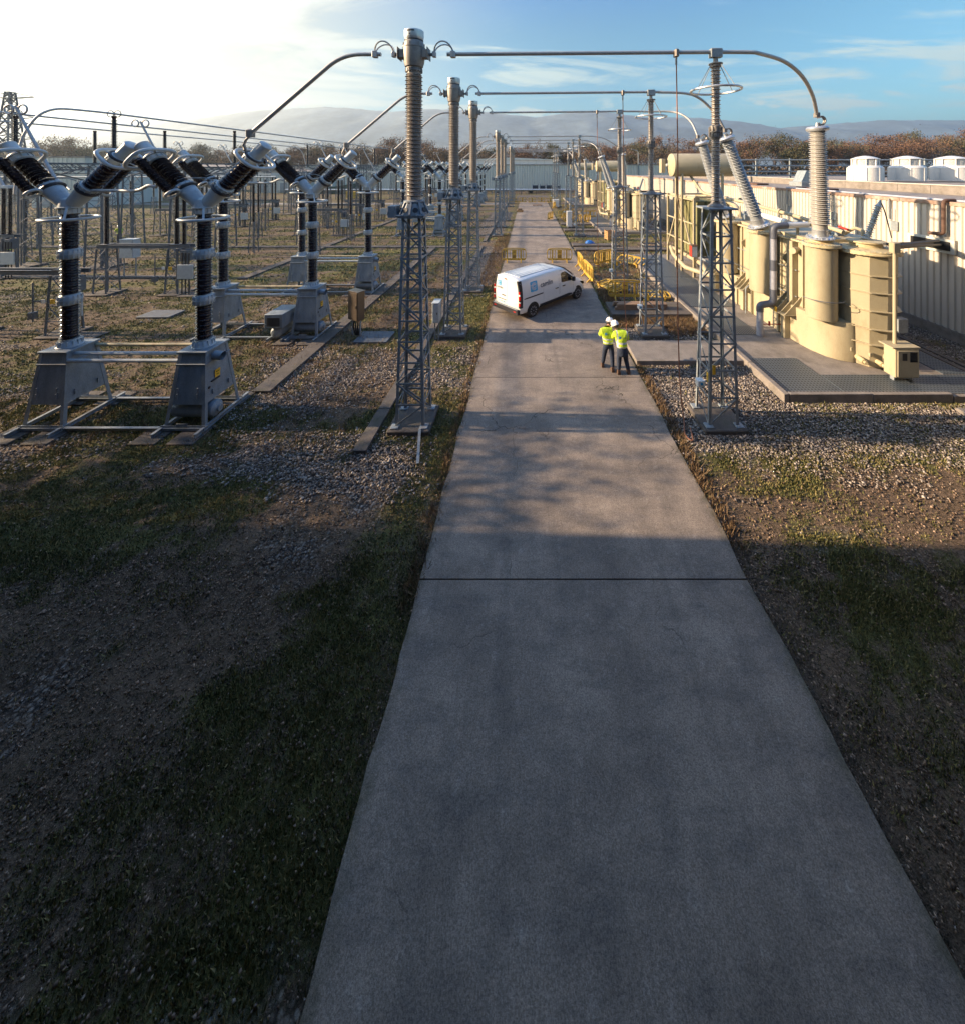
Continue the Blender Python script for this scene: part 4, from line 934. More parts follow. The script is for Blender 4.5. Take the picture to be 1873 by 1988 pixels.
# --- circuit breakers: Y heads on dark ribbed columns
def breaker(label, kind):
    t = thing('circuit_breaker', label, 'circuit breaker', (0, 0, 0), 0, 'Y headed circuit breakers')
    wx, wy, tw = 0.55, 0.60, 0.37; K = 0.85
    Z0, Z1, ZT = 0.12, 0.66, 2.02
    P = lambda z: ((wx+(tw-wx)*(z-Z0)/(ZT-Z0)), (wy+(tw-wy)*(z-Z0)/(ZT-Z0)))
    for sx, sy in ((-1, -1), (1, -1), (1, 1), (-1, 1)):
        a, b = P(Z0), P(ZT)
        MB().angle((sx*(a[0]+0.012), sy*(a[1]+0.012), Z0), (sx*(b[0]+0.012), sy*(b[1]+0.012), ZT), 0.09, 0.012, -sx, -sy).build('leg', galv_box, t, smooth=False)
    a, b = P(Z1), P(ZT-0.01)
    m = MB().loft([[(sx*a[0], sy*a[1], Z1) for sx, sy in ((-1,-1),(1,-1),(1,1),(-1,1))], [(sx*b[0], sy*b[1], ZT-0.01) for sx, sy in ((-1,-1),(1,-1),(1,1),(-1,1))]])
    cab = m.build('cabinet', galv_box, t, smooth=False)
    m = MB()
    for sx in (-0.28, 0.28):
        for f in (0.33, 0.66):
            z = Z1+(ZT-Z1)*f*0.35; w = P(z); m.cbox(sx-0.02, sx+0.02, -w[1]-0.035, -w[1]-0.008, z, z+0.14, 0.005)
            if f < .5: m.cbox(w[0]+0.008, w[0]+0.035, sx-0.02, sx+0.02, z, z+0.14, 0.005)
    m.build('handle', galv, cab)
    m = MB(); w = P(1.72); m.cbox(-w[0]-0.03, w[0]+0.03, -w[1]-0.03, w[1]+0.03, 1.70, 1.735, 0.005); m.cbox(-tw-0.05, tw+0.05, -tw-0.05, tw+0.05, ZT, ZT+0.05, 0.006); m.build('top_cover', galv_box, t, smooth=False)
    m = MB()
    for s in (-1, 1):
        m.box(-0.62, 0.62, s*0.66-0.04, s*0.66+0.04, 0.05, 0.11); m.box(-0.62, 0.62, s*0.66-0.006, s*0.66+0.006, 0.11, 0.16)
        m.box(s*0.58-0.04, s*0.58+0.04, -0.95, 0.95, 0.112, 0.125); m.box(s*0.58-0.006, s*0.58+0.006, -0.95, 0.95, 0.03, 0.11)
        m.box(s*0.58-0.04, s*0.58+0.04, -0.95, 0.95, 0.02, 0.03)
    m.build('skid_frame', galv, t, smooth=False)
    if kind == 'tank':
        m = MB(); A = Matrix.Translation((0, -0.22, 0.38)) @ Matrix.Rotation(R(90), 4, 'Y'); m.lathe([(0.02, -0.64), (0.14, -0.62), (0.21, -0.56), (0.225, -0.5), (0.225, 0.5), (0.21, 0.56), (0.14, 0.62), (0.02, 0.64)], 26, A); m.lathe([(0.09, 0.62), (0.09, 0.68)], 14, A)
        m.build('air_tank', galv_box, t)
        m = MB(); w = P(1.25); m.cbox(w[0]+0.014, w[0]+0.02, -0.16, 0.02, 1.2, 1.42, 0.002); sg = m.build('warning_plate', sign_yellow, t)
        M_ = Matrix.Translation((w[0]+0.023, -0.07, 1.35)) @ Matrix.Rotation(R(90), 4, 'Z') @ Matrix.Rotation(R(90), 4, 'X')
        text_mesh('lettering', '40-67', 0.055, black, sg, M_); text_mesh('lettering', 'KX', 0.055, black, sg, Matrix.Translation((0, 0, -0.08)) @ M_)
        MB().cbox(w[0]+0.014, w[0]+0.06, -0.3, -0.02, 1.16, 1.185, 0.003).build('sign_ledge', blackm, t)
        m = MB(); m.tube([(tw+0.05, -0.14, 1.86), (tw+0.30, -0.14, 1.83)], 0.12, 16, caps=False); m.tube([(tw+0.3, -0.14, 1.83), (tw+0.05, -0.14, 1.86)], 0.11, 16, caps=False); m.build('vent_hood', galv_box, t)
        m = MB(); m.cyl((P(1.0)[0]+0.012, -0.38, 1.05), (P(1.0)[0]+0.03, -0.38, 1.05), 0.035, 12); m.build('sight_glass', blackm, t)
        m = MB(); m.cbox(-0.16, 0.16, -0.70, -0.69, 0.13, 0.24, 0.003); np_ = m.build('rating_plate', galv, t)
    # column
    m = MB().lathe([(0.33, 2.07), (0.33, 2.09), (0.30, 2.11), (0.235, 2.26), (0.25, 2.29)], 30)
    for k in range(14): m.box(0.24, 0.31, -0.012, 0.012, 2.09, 2.24, Matrix.Rotation(2*math.pi*k/14, 4, 'Z'))
    m.sxy(K).build('base_flange', alu_white, t)
    for k, (a, b) in enumerate(((2.29, 3.27), (3.59, 4.61), (4.92, 5.95))):
        MB().lathe(sheds(a, b, 0.185, 0.25, 0.0775, 0.232), 32).sxy(K).build('insulator', porc_brown, t)
    for a, b in ((3.27, 3.59), (4.61, 4.92)):
        c_ = (a+b)/2; m = MB().lathe([(0.21, a), (0.235, a+0.02), (0.275, c_-0.09), (0.29, c_-0.03), (0.29, c_-0.012), (0.305, c_-0.01), (0.305, c_+0.01), (0.29, c_+0.012), (0.29, c_+0.03), (0.275, c_+0.09), (0.235, b-0.02), (0.21, b)], 32)
        for k in range(16):
            A = Matrix.Rotation(2*math.pi*k/16, 4, 'Z')
            for s in (-1, 1): m.box(0.27, 0.30, -0.012, 0.012, *sorted((c_+s*0.02, c_+s*0.12)), A)
        m.sxy(K).build('joint', alu_white, t)
    m = MB().lathe([(0.23, 5.93), (0.27, 5.95), (0.27, 6.08), (0.235, 6.10), (0.33, 6.11), (0.33, 6.14), (0.27, 6.15), (0.26, 6.24), (0.21, 6.36), (0.10, 6.42)], 32)
    for k in range(14): m.box(0.26, 0.295, -0.012, 0.012, 5.96, 6.09, Matrix.Rotation(2*math.pi*k/14, 4, 'Z'))
    m.sxy(K).build('collar', alu_white, t)
    m = MB().tube(ring_pts((0, 0, 5.80), 0.57, n=44), 0.042, 10, closed=True)
    for a in (R(-50), R(130)): m.bar((0.29*math.cos(a), 0.29*math.sin(a), 6.12), (0.56*math.cos(a), 0.56*math.sin(a), 5.82), 0.05, 0.02)
    m.build('corona_ring', alu_white, t)
    for s in (-1, 1):
        A = Matrix.Translation((0, 0, 6.12)) @ Matrix.Rotation(s*R(45), 4, 'Y') @ Matrix.Diagonal((K, K, 1, 1))
        m = MB(); m.lathe([(0.20, 0.02), (0.225, 0.20), (0.26, 0.55), (0.275, 0.72), (0.34, 0.73), (0.34, 0.765), (0.29, 0.77), (0.29, 0.88), (0.25, 0.9)], 32, A)
        for k in range(14): m.box(0.27, 0.315, -0.012, 0.012, 0.775, 0.88, A @ Matrix.Rotation(2*math.pi*k/14, 4, 'Z'))
        m.build('arm_casting', alu_white, t)
        am = MB().lathe([(0.20, 0.90)]+sheds(0.91, 1.90, 0.185, 0.255, 0.072, 0.24)+[(0.2, 1.91)], 32, A); am.build('interrupter', porc_brown, t)
        m = MB().lathe([(0.23, 1.90), (0.27, 1.92), (0.28, 2.04), (0.32, 2.05), (0.32, 2.08), (0.27, 2.10), (0.20, 2.12), (0.20, 2.55), (0.215, 2.56), (0.215, 2.58), (0.19, 2.60), (0.03, 2.63)], 32, A)
        for k in range(12): m.box(0.25, 0.30, -0.012, 0.012, 1.92, 2.04, A @ Matrix.Rotation(2*math.pi*k/12, 4, 'Z'))
        m.build('arm_cap', alu_white, t)
        # black clamps and the parallel grading capacitor
        m = MB(); m.tube([A @ Vector(p) for p in ring_pts((0, 0, 0.75), 0.30, n=24)], 0.05, 6, closed=True); m2 = MB(); m2.tube([A @ Vector(p) for p in ring_pts((0, 0, 2.08), 0.27, n=24)], 0.045, 6, closed=True)
        cy = s*0.52; cxo = s*0.06
        m.bar(A @ Vector((cxo, cy*0.4, 0.78)), A @ Vector((cxo, cy, 0.70)), 0.10, 0.05); m2.bar(A @ Vector((cxo, cy*0.4, 2.06)), A @ Vector((cxo, cy, 2.02)), 0.10, 0.05)
        m.build('clamp', blackm, t); m2.build('clamp', blackm, t)
        C_ = A @ Matrix.Translation((cxo, cy, 0))
        g = MB().lathe([(0.11, 0.68)]+sheds(0.72, 1.96, 0.10, 0.15, 0.06, 0.135)+[(0.11, 2.02)], 22, C_).build('grading_capacitor', porc_brown, t)
        MB().tube([C_ @ Vector(p) for p in ring_pts((0, 0, 0.66), 0.19, n=24)], 0.038, 8, closed=True).build('capacitor_ring', alu_white, g)
        # oval corona ring round the arm end
        rp = []
        for k in range(48):
            a = 2*math.pi*k/48; ca, sa = math.cos(a), math.sin(a); q = 2/3.2
            rp.append(A @ Vector((0.46*math.copysign(abs(ca)**q, ca)+s*0.02, 0.68*math.copysign(abs(sa)**q, sa)+cy*0.25, 2.02)))
        m = MB().tube(rp, 0.05, 10, closed=True)
        for a in (0.5, 2.6, 3.7, 5.8): m.bar(A @ Vector((0.28*math.cos(a), 0.28*math.sin(a), 2.06)), A @ Vector((0.45*math.cos(a), 0.5*math.sin(a)+cy*0.2, 2.02)), 0.05, 0.02)
        m.build('corona_ring', alu_white, t)
    m = MB().tube([(-0.52, -0.28, 6.92), (-0.30, -0.30, 6.99), (0.30, -0.30, 6.99), (0.52, -0.28, 6.92)], 0.015, 6); m.build('link_rod', galv, t)
    return t
XR, XL = -9.53, -13.47
lr = lambda i: 'tank footed Y breaker on the road side, %s pair, %s' % grp_word(i)
ll = lambda i: 'tankless Y breaker away from the road, %s pair, %s' % grp_word(i)
br = breaker(lr(0), 'tank'); br.location = (XR, PH[0]+0.22, 0); copies(br, [(lr(i), (XR, PHASES[i]+0.22*(i % 3 == 0), 0)) for i in range(1, 9)])
bl = breaker(ll(0), 'plain'); bl.location = (XL, PH[0]+0.22, 0); copies(bl, [(ll(i), (XL, PHASES[i]+0.22*(i % 3 == 0), 0)) for i in range(1, 9)])
for i, y in enumerate(PHASES):
    y += 0.22*(i % 3 == 0); w1, w2 = grp_word(i)
    p = thing('control_pipes', 'rusty pipes joining both breaker cabinets, %s pair, %s' % (w1, w2), 'pipes', (0, y, 0), 0, 'pipes between breaker cabinets')
    for dy, z, mt_ in ((0.34, 1.92, wood), (-0.2, 1.93, alu_white), (-0.36, 1.80, alu_white)):
        MB().tube([(XL+0.40, dy, z), (XR-0.40, dy, z)], 0.05, 10).build('pipe', MATS['rust_marked_paint'] if dy > 0 else alu_white, p)
    p = thing('ground_rail', 'ground rails tying both breaker frames, %s pair, %s' % (w1, w2), 'rail', (0, y, 0), 0, 'rails between breaker frames')
    m = MB()
    for s in (-1, 1): m.box(XL+0.66, XR-0.66, s*0.66-0.04, s*0.66+0.04, 0.10, 0.115); m.box(XL+0.66, XR-0.66, s*0.66-0.006, s*0.66+0.006, 0.03, 0.10)
    m.build('rail', galv, p)
    for k, (x0, x1) in enumerate(((XL-0.95, XL-0.25), (XL+0.1, XL+0.8), (XR-1.0, XR-0.3), (XR+0.0, XR+0.7))):
        for yy in (-1.0, 0.62):
            tag(MB().cbox(x0, x1, y+yy-0.15, y+yy+0.55, -0.1, 0.022, 0.01).build('path', concrete_dk), kind='structure')
    p = thing('link_tube', 'pale tube linking both Y heads, %s pair, %s' % (w1, w2), 'busbar', (0, y, 0), 0, 'tubes between breaker heads')
    MB().tube(fillet([(XL+0.78, -0.1, 6.62), (XR-1.55, -0.35, 6.62), (XR-1.1, -0.5, 6.80), (XR-0.9, -0.5, 6.74)], 0.3), 0.045, 10).build('tube', alu_white, p)

# --- disconnectors with black post insulators out in the yard
lab = lambda i: '%s open disconnector on a steel beam, %s' % (grp_word(i)[0], grp_word(i)[1])
def disconnector(label):
    t = thing('disconnector', label, 'disconnector', (0, 0, 0), 0, 'open disconnectors in the yard'); XA, XB = -20.4, -24.5
    bm = MB(); bm.box(XB-0.35, XA+0.9, -0.22, -0.16, 2.62, 2.80); bm.box(XB-0.35, XA+0.9, 0.16, 0.22, 2.62, 2.80); bm.box(XB-0.35, XA+0.9, -0.25, -0.13, 2.802, 2.815); bm.box(XB-0.35, XA+0.9, 0.13, 0.25, 2.802, 2.815)
    for x in (XA, XB): bm.box(x-0.25, x+0.25, -0.26, 0.26, 2.818, 2.84)
    bm.build('beam', galv_dark, t, smooth=False)
    for x in (XA, XB):
        m = MB(); lattice(m, 2.6, 0.75, 0.55, 4, 0.035, x=x, cross=False); m.cyl((x, 0, 0), (x, 0, 2.6), 0.06, 10)
        for sx, sy in ((-1,-1),(1,-1),(1,1),(-1,1)): m.bar((x+sx*0.375, sy*0.375, 0), (x+sx*0.275, sy*0.275, 2.6), 0.06)
        m.build('support', galv_dark, t, smooth=False)
        MB().cbox(x-0.6, x+0.6, -0.6, 0.6, -0.1, 0.06, 0.02).build('footing', concrete_dk, t)
    for x, y in ((XA-0.02, 0.0), (XB, 0.0), (XA+0.35, 0.05)):
        m = MB().lathe([(0.10, 2.84), (0.10, 2.9)]+sheds(2.9, 5.85, 0.07 if x > XA else 0.08, 0.125 if x > XA else 0.14, 0.075)+[(0.09, 5.9)], 18, Matrix.Translation((x, y, 0))); m.build('insulator', porc_brown, t)
    m = MB(); m.cbox(XA-0.25, XA+0.5, -0.15, 0.15, 5.9, 6.08, 0.03); m.tube([(XB, 0, 5.9), (XB, 0, 6.3)], 0.06, 8); m.tube(ring_pts((XB, 0, 6.25), 0.3, n=20), 0.03, 6, closed=True); m.build('contact', alu_white, t)
    m = MB().tube([(XA, 0, 6.05), (XA-1.45, 0, 8.6), (XA-2.15, 0, 9.95)], 0.06, 10, radii=[0.075, 0.06, 0.05]); bl_ = m.build('blade', alu, t)
    m = MB()
    for s in (-1, 1): m.tube(ring_pts((XA-2.15+s*0.30, 0, 9.85), 0.2, n=20, M=Matrix.Rotation(R(90), 4, 'X')), 0.035, 6, closed=True)
    m.build('arcing_ring', alu, bl_)
    m = MB().cbox(XA+0.42, XA+0.85, -0.3, 0.1, 1.9, 2.55, 0.02); m.cbox(XA+0.15, XA+0.55, -0.28, -0.1, 2.45, 2.65, 0.02); m.build('drive', galv_dark, t)
    MB().cbox(XA+0.45, XA+1.35, -0.5, -0.44, 0.95, 1.75, 0.01).build('control_box', alu_white, t); m = MB(); [m.tube([(XA+x, -0.35, 0), (XA+x, -0.35, 2.4)], 0.03, 6) for x in (0.6, 0.8, 1.0)]; m.build('conduit', blackm, t)
    m = MB().tube([(XA-1.0, -0.3, 0.6), (XA-1.0, -0.3, 2.3)], 0.03, 8); m.cbox(XA-1.12, XA-0.88, -0.4, -0.2, 0.75, 1.05, 0.02); m.bar((XA-1.0, -0.3, 1.5), (XA-0.3, -0.3, 1.5), 0.05); m.build('hand_drive', galv_dark, t)
    MB().cbox(XA-0.5, XA-0.34, -0.41, -0.395, 1.45, 1.62, 0.002).build('number_plate', sign_white, t); MB().cbox(XA-0.12, XA+0.08, -0.41, -0.395, 1.42, 1.62, 0.002).build('warning_plate', sign_yellow, t)
    return t
dc = disconnector(lab(0)); dy = [10.9, 16.2, 21.4]
ds = [16.2, 21.4]+[p+GP for p in dy]+[p+2*GP for p in dy]
names = ['disconnector cut by the photo edge, its beam level with the first breakers', 'disconnector whose beam ends beside the second breaker pair']+['%s disconnector on steel legs in the %s' % (w, b) for b in ('middle bay of the yard', 'far bay near the warehouse') for w in ('nearest', 'second', 'third')]
dc['label'] = names[0]; dc.location = (0, ds[0], 0); copies(dc, [(names[i], (0, ds[i], 0)) for i in range(1, 8)])
for x, y, lb in ((-14.5, 24.5, 'lone disconnector standing beyond the busbar masts of the near bay'), (-15, 39.5, 'disconnector far from the road level with the middle bay breakers'), (-15, 45.2, 'disconnector far from the road beneath the low lattice gantry'), (-15, 51, 'disconnector far from the road behind the low lattice gantry'), (5.5, 68, 'disconnector close behind the farthest breakers of the yard')): copy_tree(dc, lb, (x, y, 0))
for i, y in enumerate(ds):
    tag(MB().cbox(-19.8, -18.5, y-0.7, y+0.1, -0.1, 0.03, 0.01).build('path', concrete_dk), kind='structure')

# --- busbar supports: lattice mast with a cantilever beam and two dark posts
def bus_support(label, x, y):
    t = thing('busbar_support', label, 'busbar support', (x, y, 0), 0, 'busbar supports in the yard')
    m = MB(); lattice(m, 7.3, 1.25, 0.95, 9, 0.045, cross=False); m.cyl((0, 0, 0), (0, 0, 7.3), 0.05, 8); m.build('bracing', galv_dark, t, smooth=False)
    for sx, sy in ((-1,-1),(1,-1),(1,1),(-1,1)): MB().bar((sx*0.625, sy*0.625, 0), (sx*0.475, sy*0.475, 7.3), 0.09).build('leg', galv_dark, t)
    m = MB()
    for s in (-1, 1):
        m.bar((s*0.35, -4.8, 7.55), (s*0.35, 4.8, 7.55), 0.09); m.bar((s*0.35, -3.2, 7.1), (s*0.35, 3.2, 7.1), 0.07)
        for k in range(9): m.bar((s*0.35, -4.0+k*0.9, 7.52), (s*0.35, -3.55+k*0.9 if k % 2 else -3.2+k*0.85, 7.12), 0.04)
    for e in (-1, 1): m.bar((0, e*4.6, 7.5), (0, e*0.6, 6.2), 0.08); m.box(-0.45, 0.45, e*4.6-0.3, e*4.6+0.3, 7.6, 7.66)
    m.build('beam', galv_dark, t, smooth=False)
    for e in (-1, 1): 
        MB().lathe([(0.12, 7.66), (0.12, 7.72)]+sheds(7.74, 10.2, 0.085, 0.15, 0.09)+[(0.09, 10.25), (0.11, 10.3), (0.11, 10.42)], 18, Matrix.Translation((0, e*4.6, 0))).build('insulator', porc_brown, t)
    m = MB()
    for s in (-1, 1): m.tube(ring_pts((s*0.22, -4.6, 10.55), 0.2, n=20, M=Matrix.Rotation(R(90), 4, 'X')), 0.022, 6, closed=True)
    m.build('arcing_ring', blackm, t)
    MB().cbox(-0.9, 0.9, -0.9, 0.9, -0.1, 0.08, 0.03).build('footing', concrete_dk, t); return t
rows = [-25.2, -31.2, -37.2]
n0 = ['the bus nearest the road', 'the middle bus', 'the bus farthest from the road']
bsup = bus_support('lattice mast carrying two dark posts under %s, near bay' % n0[0], rows[0], 27.0)
for k, y in enumerate((27.0, 27+GP, 27+2*GP)):
    for j, x in enumerate(rows):
        if k == j == 0: continue
        copy_tree(bsup, 'lattice mast carrying two dark posts under %s, %s bay' % (n0[j], ('near', 'middle', 'far')[k]), (x, y+(0.9*j if k else 0), 0))
for j, x in enumerate(rows):
    y0 = (20.6, 8, 8)[j]
    pts = [(x, y0, BZ), (x, 40, BZ), (x, (66, 58, 56)[j], BZ)]
    if j == 0: pts = fillet([(x-1.3, 19.0, 5.9), (x-1.1, 19.1, 9.0), (x-0.55, 19.6, BZ-0.05), (x, 21.5, BZ), (x, 66, BZ)], 1.3, 8)
    else: pts = fillet(pts[:-1]+[(x, pts[-1][1], BZ), (x+2.0, pts[-1][1]+1.2, BZ-0.3), (x+2.6, pts[-1][1]+1.5, BZ-3.4)], 1.2, 6)
    tb = thing('long_busbar', 'long tube busbar running away beside the yard, %s' % n0[j], 'busbar', (0, 0, 0)); MB().tube(pts, 0.06, 10).build('tube', alu, tb)
m = thing('down_lead', 'thin slanting tube stay under the bent end of the nearest long busbar', 'tube', (0, 0, 0))
MB().tube([(-26.4, 19.05, 7.9), (-25.6, 19.05, 7.7), (-22.4, 18.0, 6.2)], 0.035, 8).build('tube', alu, m)
# gantries crossing the back of the yard
def gantry(label, x0, x1, y, h, n):
    t = thing('gantry', label, 'gantry', (0, y, 0), 0, 'lattice gantries across the yard'); m = MB()
    k = int((x1-x0)/1.2)
    for s in (-0.3, 0.3):
        for z in (h, h-0.6): m.bar((x0, s, z), (x1, s, z), 0.08)
        for i in range(k): m.bar((x0+(x1-x0)*i/k, s, h-(0.6 if i % 2 else 0)), (x0+(x1-x0)*(i+1)/k, s, h-(0 if i % 2 else 0.6)), 0.05)
    m.build('truss', galv_dark, t, smooth=False)
    for i in range(n):
        m = MB(); x = x0+0.5+(x1-x0-1)*i/(n-1); lattice(m, h-0.6, 1.1, 0.8, 7, 0.045, x=x, cross=False)
        for sx, sy in ((-1,-1),(1,-1),(1,1),(-1,1)): m.bar((x+sx*0.55, sy*0.55, 0), (x+sx*0.4, sy*0.4, h-0.6), 0.09)
        m.build('leg', galv_dark, t, smooth=False)
    return t
gantry('low lattice gantry across the yard just behind the middle bay breakers', -41, -21, 45.5, 7.2, 4)
gantry('lattice gantry in front of the pale square block', -62, -27, 33.5, 7.3, 5)
gantry('farthest lattice gantry in front of the grey warehouse', -60, -18, 84, 7.4, 6)
def post_row(label, x, y, zb, h, w=0.5, grp='dark posts on slim lattice stands'):
    t = thing('post_insulator', label, 'post insulator', (x, y, 0), 0, grp); m = MB(); lattice(m, zb, w, w*0.7, 5, 0.035, cross=False); m.cyl((0, 0, 0), (0, 0, zb), 0.05, 8)
    for sx, sy in ((-1,-1),(1,-1),(1,1),(-1,1)): m.bar((sx*w/2, sy*w/2, 0), (sx*w*.35, sy*w*.35, zb), 0.05)
    m.build('stand', galv_dark, t, smooth=False); MB().lathe([(0.10, zb)]+sheds(zb+0.05, zb+h, 0.075, 0.135, 0.09)+[(0.10, zb+h+0.1)], 16).build('insulator', porc_brown, t)
    MB().tube([(0, 0, zb+h+0.1), (0, 0, zb+h+0.35)], 0.05, 6).build('terminal', alu_white, t); return t
pr = post_row('dark post on a lattice stand between the breakers and the masts, nearest of its kind', -17.6, 30.5, 2.6, 3.2)
q = random.Random(3); kk = 0
spots = [(-17.6, 36.5), (-28.0, 38.2), (-33.5, 37.4), (-39.5, 36.6), (-44, 36), (-17.6, 59), (-17.6, 65), (-29, 52), (-35, 51), (-41, 50), (-47, 49), (-30, 66), (-36, 66), (-42, 66), (-48, 66), (-53, 60), (-59, 58), (-65, 56), (-27, 78), (-33, 78), (-39, 78), (-51, 40), (-57, 44), (-16, 80), (-20, 88), (-26, 88), (-23.5, 31.5), (-29, 30.2), (-35.5, 31), (-41, 30), (-46, 31.5), (-21.5, 34.8), (-50, 34.5), (-56, 36), (-62, 41), (-24, 44), (-30, 42), (-36, 43), (-54, 47), (-66, 47), (-23, 70), (-31, 73), (-48, 74), (-60, 70), (-70, 62)]
for x, y in spots: copy_tree(pr, 'dark post on a slim lattice stand in the %s rank behind the breakers' % ('first' if y < 40 else 'second' if y < 56 else 'third' if y < 71 else 'last'), (x, y, 0))
for i, (x0, x1, y, z) in enumerate(((-60, -26, 38, 6.3), (-62, -25, 51, 6.3), (-66, -22, 66, 6.3), (-46, -15, 79, 6.3))):
    tb = thing('cross_busbar', ('thin pale cross busbar on the first rank of dark posts', 'thin pale cross busbar on the second rank of dark posts', 'thin pale cross busbar on the third rank of dark posts', 'thin pale cross busbar on the last rank of dark posts')[i], 'busbar', (0, y, 0)); MB().tube([(x0, 0, z), (x1, 0, z)], 0.07, 8).build('tube', alu_white, tb)
# ================================================================ TRANSFORMER (modelled at its real place, root on the plinth)
def transformer(label):
    t = thing('transformer', label, 'transformer', (0, 0, 0), 0, 'cream power transformers')
    Z = 0.13
    m = MB(); m.prism([(10.95, 21.6), (10.95, 15.4), (10.97, 14.9), (11.06, 14.4), (11.25, 13.95), (11.5, 13.68), (11.9, 13.5), (12.6, 13.6), (13.5, 14.5), (14.25, 15.2), (14.25, 21.6)][::-1], Z, 1.55); m.build('lower_tank', cream, t)
    m = MB(); m.prism([(11.25, 21.5), (11.25, 15.0), (11.6, 14.4), (13.4, 14.4), (14.1, 15.1), (14.1, 21.5)][::-1], 1.4, 4.22); m.build('upper_tank', cream, t)
    lid = MB().prism([(11.05, 21.65), (11.05, 15.0), (11.45, 14.3), (13.5, 14.3), (14.25, 15.1), (14.25, 21.65)][::-1], 4.225, 4.29); lo = lid.build('lid', rust_cream, t)
    m = MB().prism([(11.3, 21.4), (11.3, 15.2), (11.7, 14.7), (13.3, 14.7), (14.0, 15.3), (14.0, 21.4)][::-1], 4.291, 4.42); m.build('top_deck', cream, t)
    m = MB()
    for i in range(46): m.cyl((11.09, 15.1+i*0.14, 4.2), (11.09, 15.1+i*0.14, 4.32), 0.018, 6)
    m.build('bolt', galv, t)
    # turrets, each with bolted flange, neck and bushing
    def turret(x, y, r, z0, z1, tx=0.0):
        A = Matrix.Translation((x, y, z0)) @ Matrix.Shear('XY', 4, (tx, 0)) if tx else Matrix.Translation((x, y, z0))
        h = z1-z0; m = MB().lathe([(r*0.9, 0), (r, 0.03), (r, h-0.12)], 36, A); o = m.build('turret', cream, t)
        m = MB().lathe([(r+0.01, h-0.12), (r+0.12, h-0.12), (r+0.12, h-0.075), (r+0.11, h-0.07), (r+0.11, h-0.02), (r+0.02, h), (0.42, h+0.03), (0.38, h+0.05), (0.36, h+0.2)], 36, A); m.build('flange', rust_cream, o)
        m = MB()
        for k in range(34): a = 2*math.pi*k/34; m.cyl(A @ Vector(((r+.08)*math.cos(a), (r+.08)*math.sin(a), h-0.15)), A @ Vector(((r+.08)*math.cos(a), (r+.08)*math.sin(a), h+0.01)), 0.02, 6)
        m.build('flange_bolt', galv, o); return o
    tops = [(10.59, 13.5, 8.98), (9.0, 16.95, 8.77), (9.42, 20.1, 8.8)]
    for (x, y, z0, z1), (bx, by, bz) in zip(((11.2, 14.1, 1.55, 4.42), (10.72, 17.0, 1.6, 4.42), (10.8, 20.2, 1.6, 4.42)), ((10.85, 13.85, 8.85), (9.05, 16.95, 8.72), (9.42, 20.1, 8.72))):
        turret(x+(0.0 if y < 15 else 0.1), y, 0.50 if y < 15 else 0.56, z0, z1)
        p = Vector((x-(0.0 if y < 15 else 0.1), y, z1+0.18)); 
        if y < 15: p = Vector((11.12, 14.05, z1+0.18))
        kb = 1.0 if y < 15 else 0.9; d = Vector((bx, by, bz))-p; L = d.length; A = Matrix.Translation(p) @ d.to_track_quat('Z', 'Y').to_matrix().to_4x4()
        m = MB().lathe([(0.46, 0), (0.46, 0.03), (0.40, 0.06), (0.27, 0.09), (0.26, 0.3), (0.27, 0.34)], 30, A)
        for k in range(16): a = 2*math.pi*k/16; m.cyl(A @ Vector((0.42*math.cos(a), 0.42*math.sin(a), 0)), A @ Vector((0.42*math.cos(a), 0.42*math.sin(a), 0.09)), 0.025, 6)
        m.build('bushing_flange', alu_bright, t)
        m = MB().lathe([(0.24, 0.34), (0.24, 0.52)]+sheds(0.54, L-0.2, 0.24*kb, 0.325*kb, 0.075, 0.305*kb, 0.12)+[(0.2, L-0.19)], 30, A); b = m.build('bushing', porc_blue if y > 15 else MATS['grey_porcelain_light'], t)
        m = MB().lathe([(0.24, L-0.2), (0.33, L-0.19), (0.36, L-0.14), (0.36, L-0.08), (0.31, L-0.02), (0.06, L+0.0), (0.05, L+0.12)], 30, A); m.build('bushing_cap', alu_bright, b)
        e = p+d; m = MB()
        for s in (-0.04, 0.04): m.tube([(e.x+0.14+0.14*math.cos(a), e.y+s, e.z+0.2+0.16*math.sin(a)) for a in [R(-150)+R(290)*k/12 for k in range(13)]], 0.03, 6)
        m.build('flexible_connector', casting, b)
    # ribbed low-voltage cylinder at the corner
    m = MB().lathe([(0.86, Z), (0.88, 1.2), (0.92, 2.6), (0.93, 4.15)], 10, Matrix.Translation((12.68, 13.85, 0)), rot=R(18)).sxy(0.93, 12.68, 13.85); lv = m.build('corner_tank', cream, t, angle=20)
    for z in (0.95, 1.5, 2.15, 2.8, 3.4): 
        MB().lathe([(0.85, z), (1.0, z), (1.0, z+0.025), (0.85, z+0.025)], 10, Matrix.Translation((12.72, 13.83, 0)), rot=R(18)).sxy(0.93, 12.68, 13.85).build('rib', cream, lv, smooth=False)
    m = MB().lathe([(0.94, 4.15), (1.08, 4.15), (1.08, 4.2), (1.05, 4.22), (1.05, 4.27), (0.9, 4.3), (0.55, 4.34), (0.52, 4.36), (0.52, 4.5), (0.62, 4.5), (0.62, 4.55), (0.1, 4.58)], 30, Matrix.Translation((12.68, 13.85, 0)))
    for k in range(40): a = 2*math.pi*k/40; m.cyl((12.68+1.02*math.cos(a), 13.85+1.02*math.sin(a), 4.12), (12.68+1.02*math.cos(a), 13.85+1.02*math.sin(a), 4.30), 0.02, 6)
    m.sxy(0.93, 12.68, 13.85).build('corner_flange', rust_cream, lv)
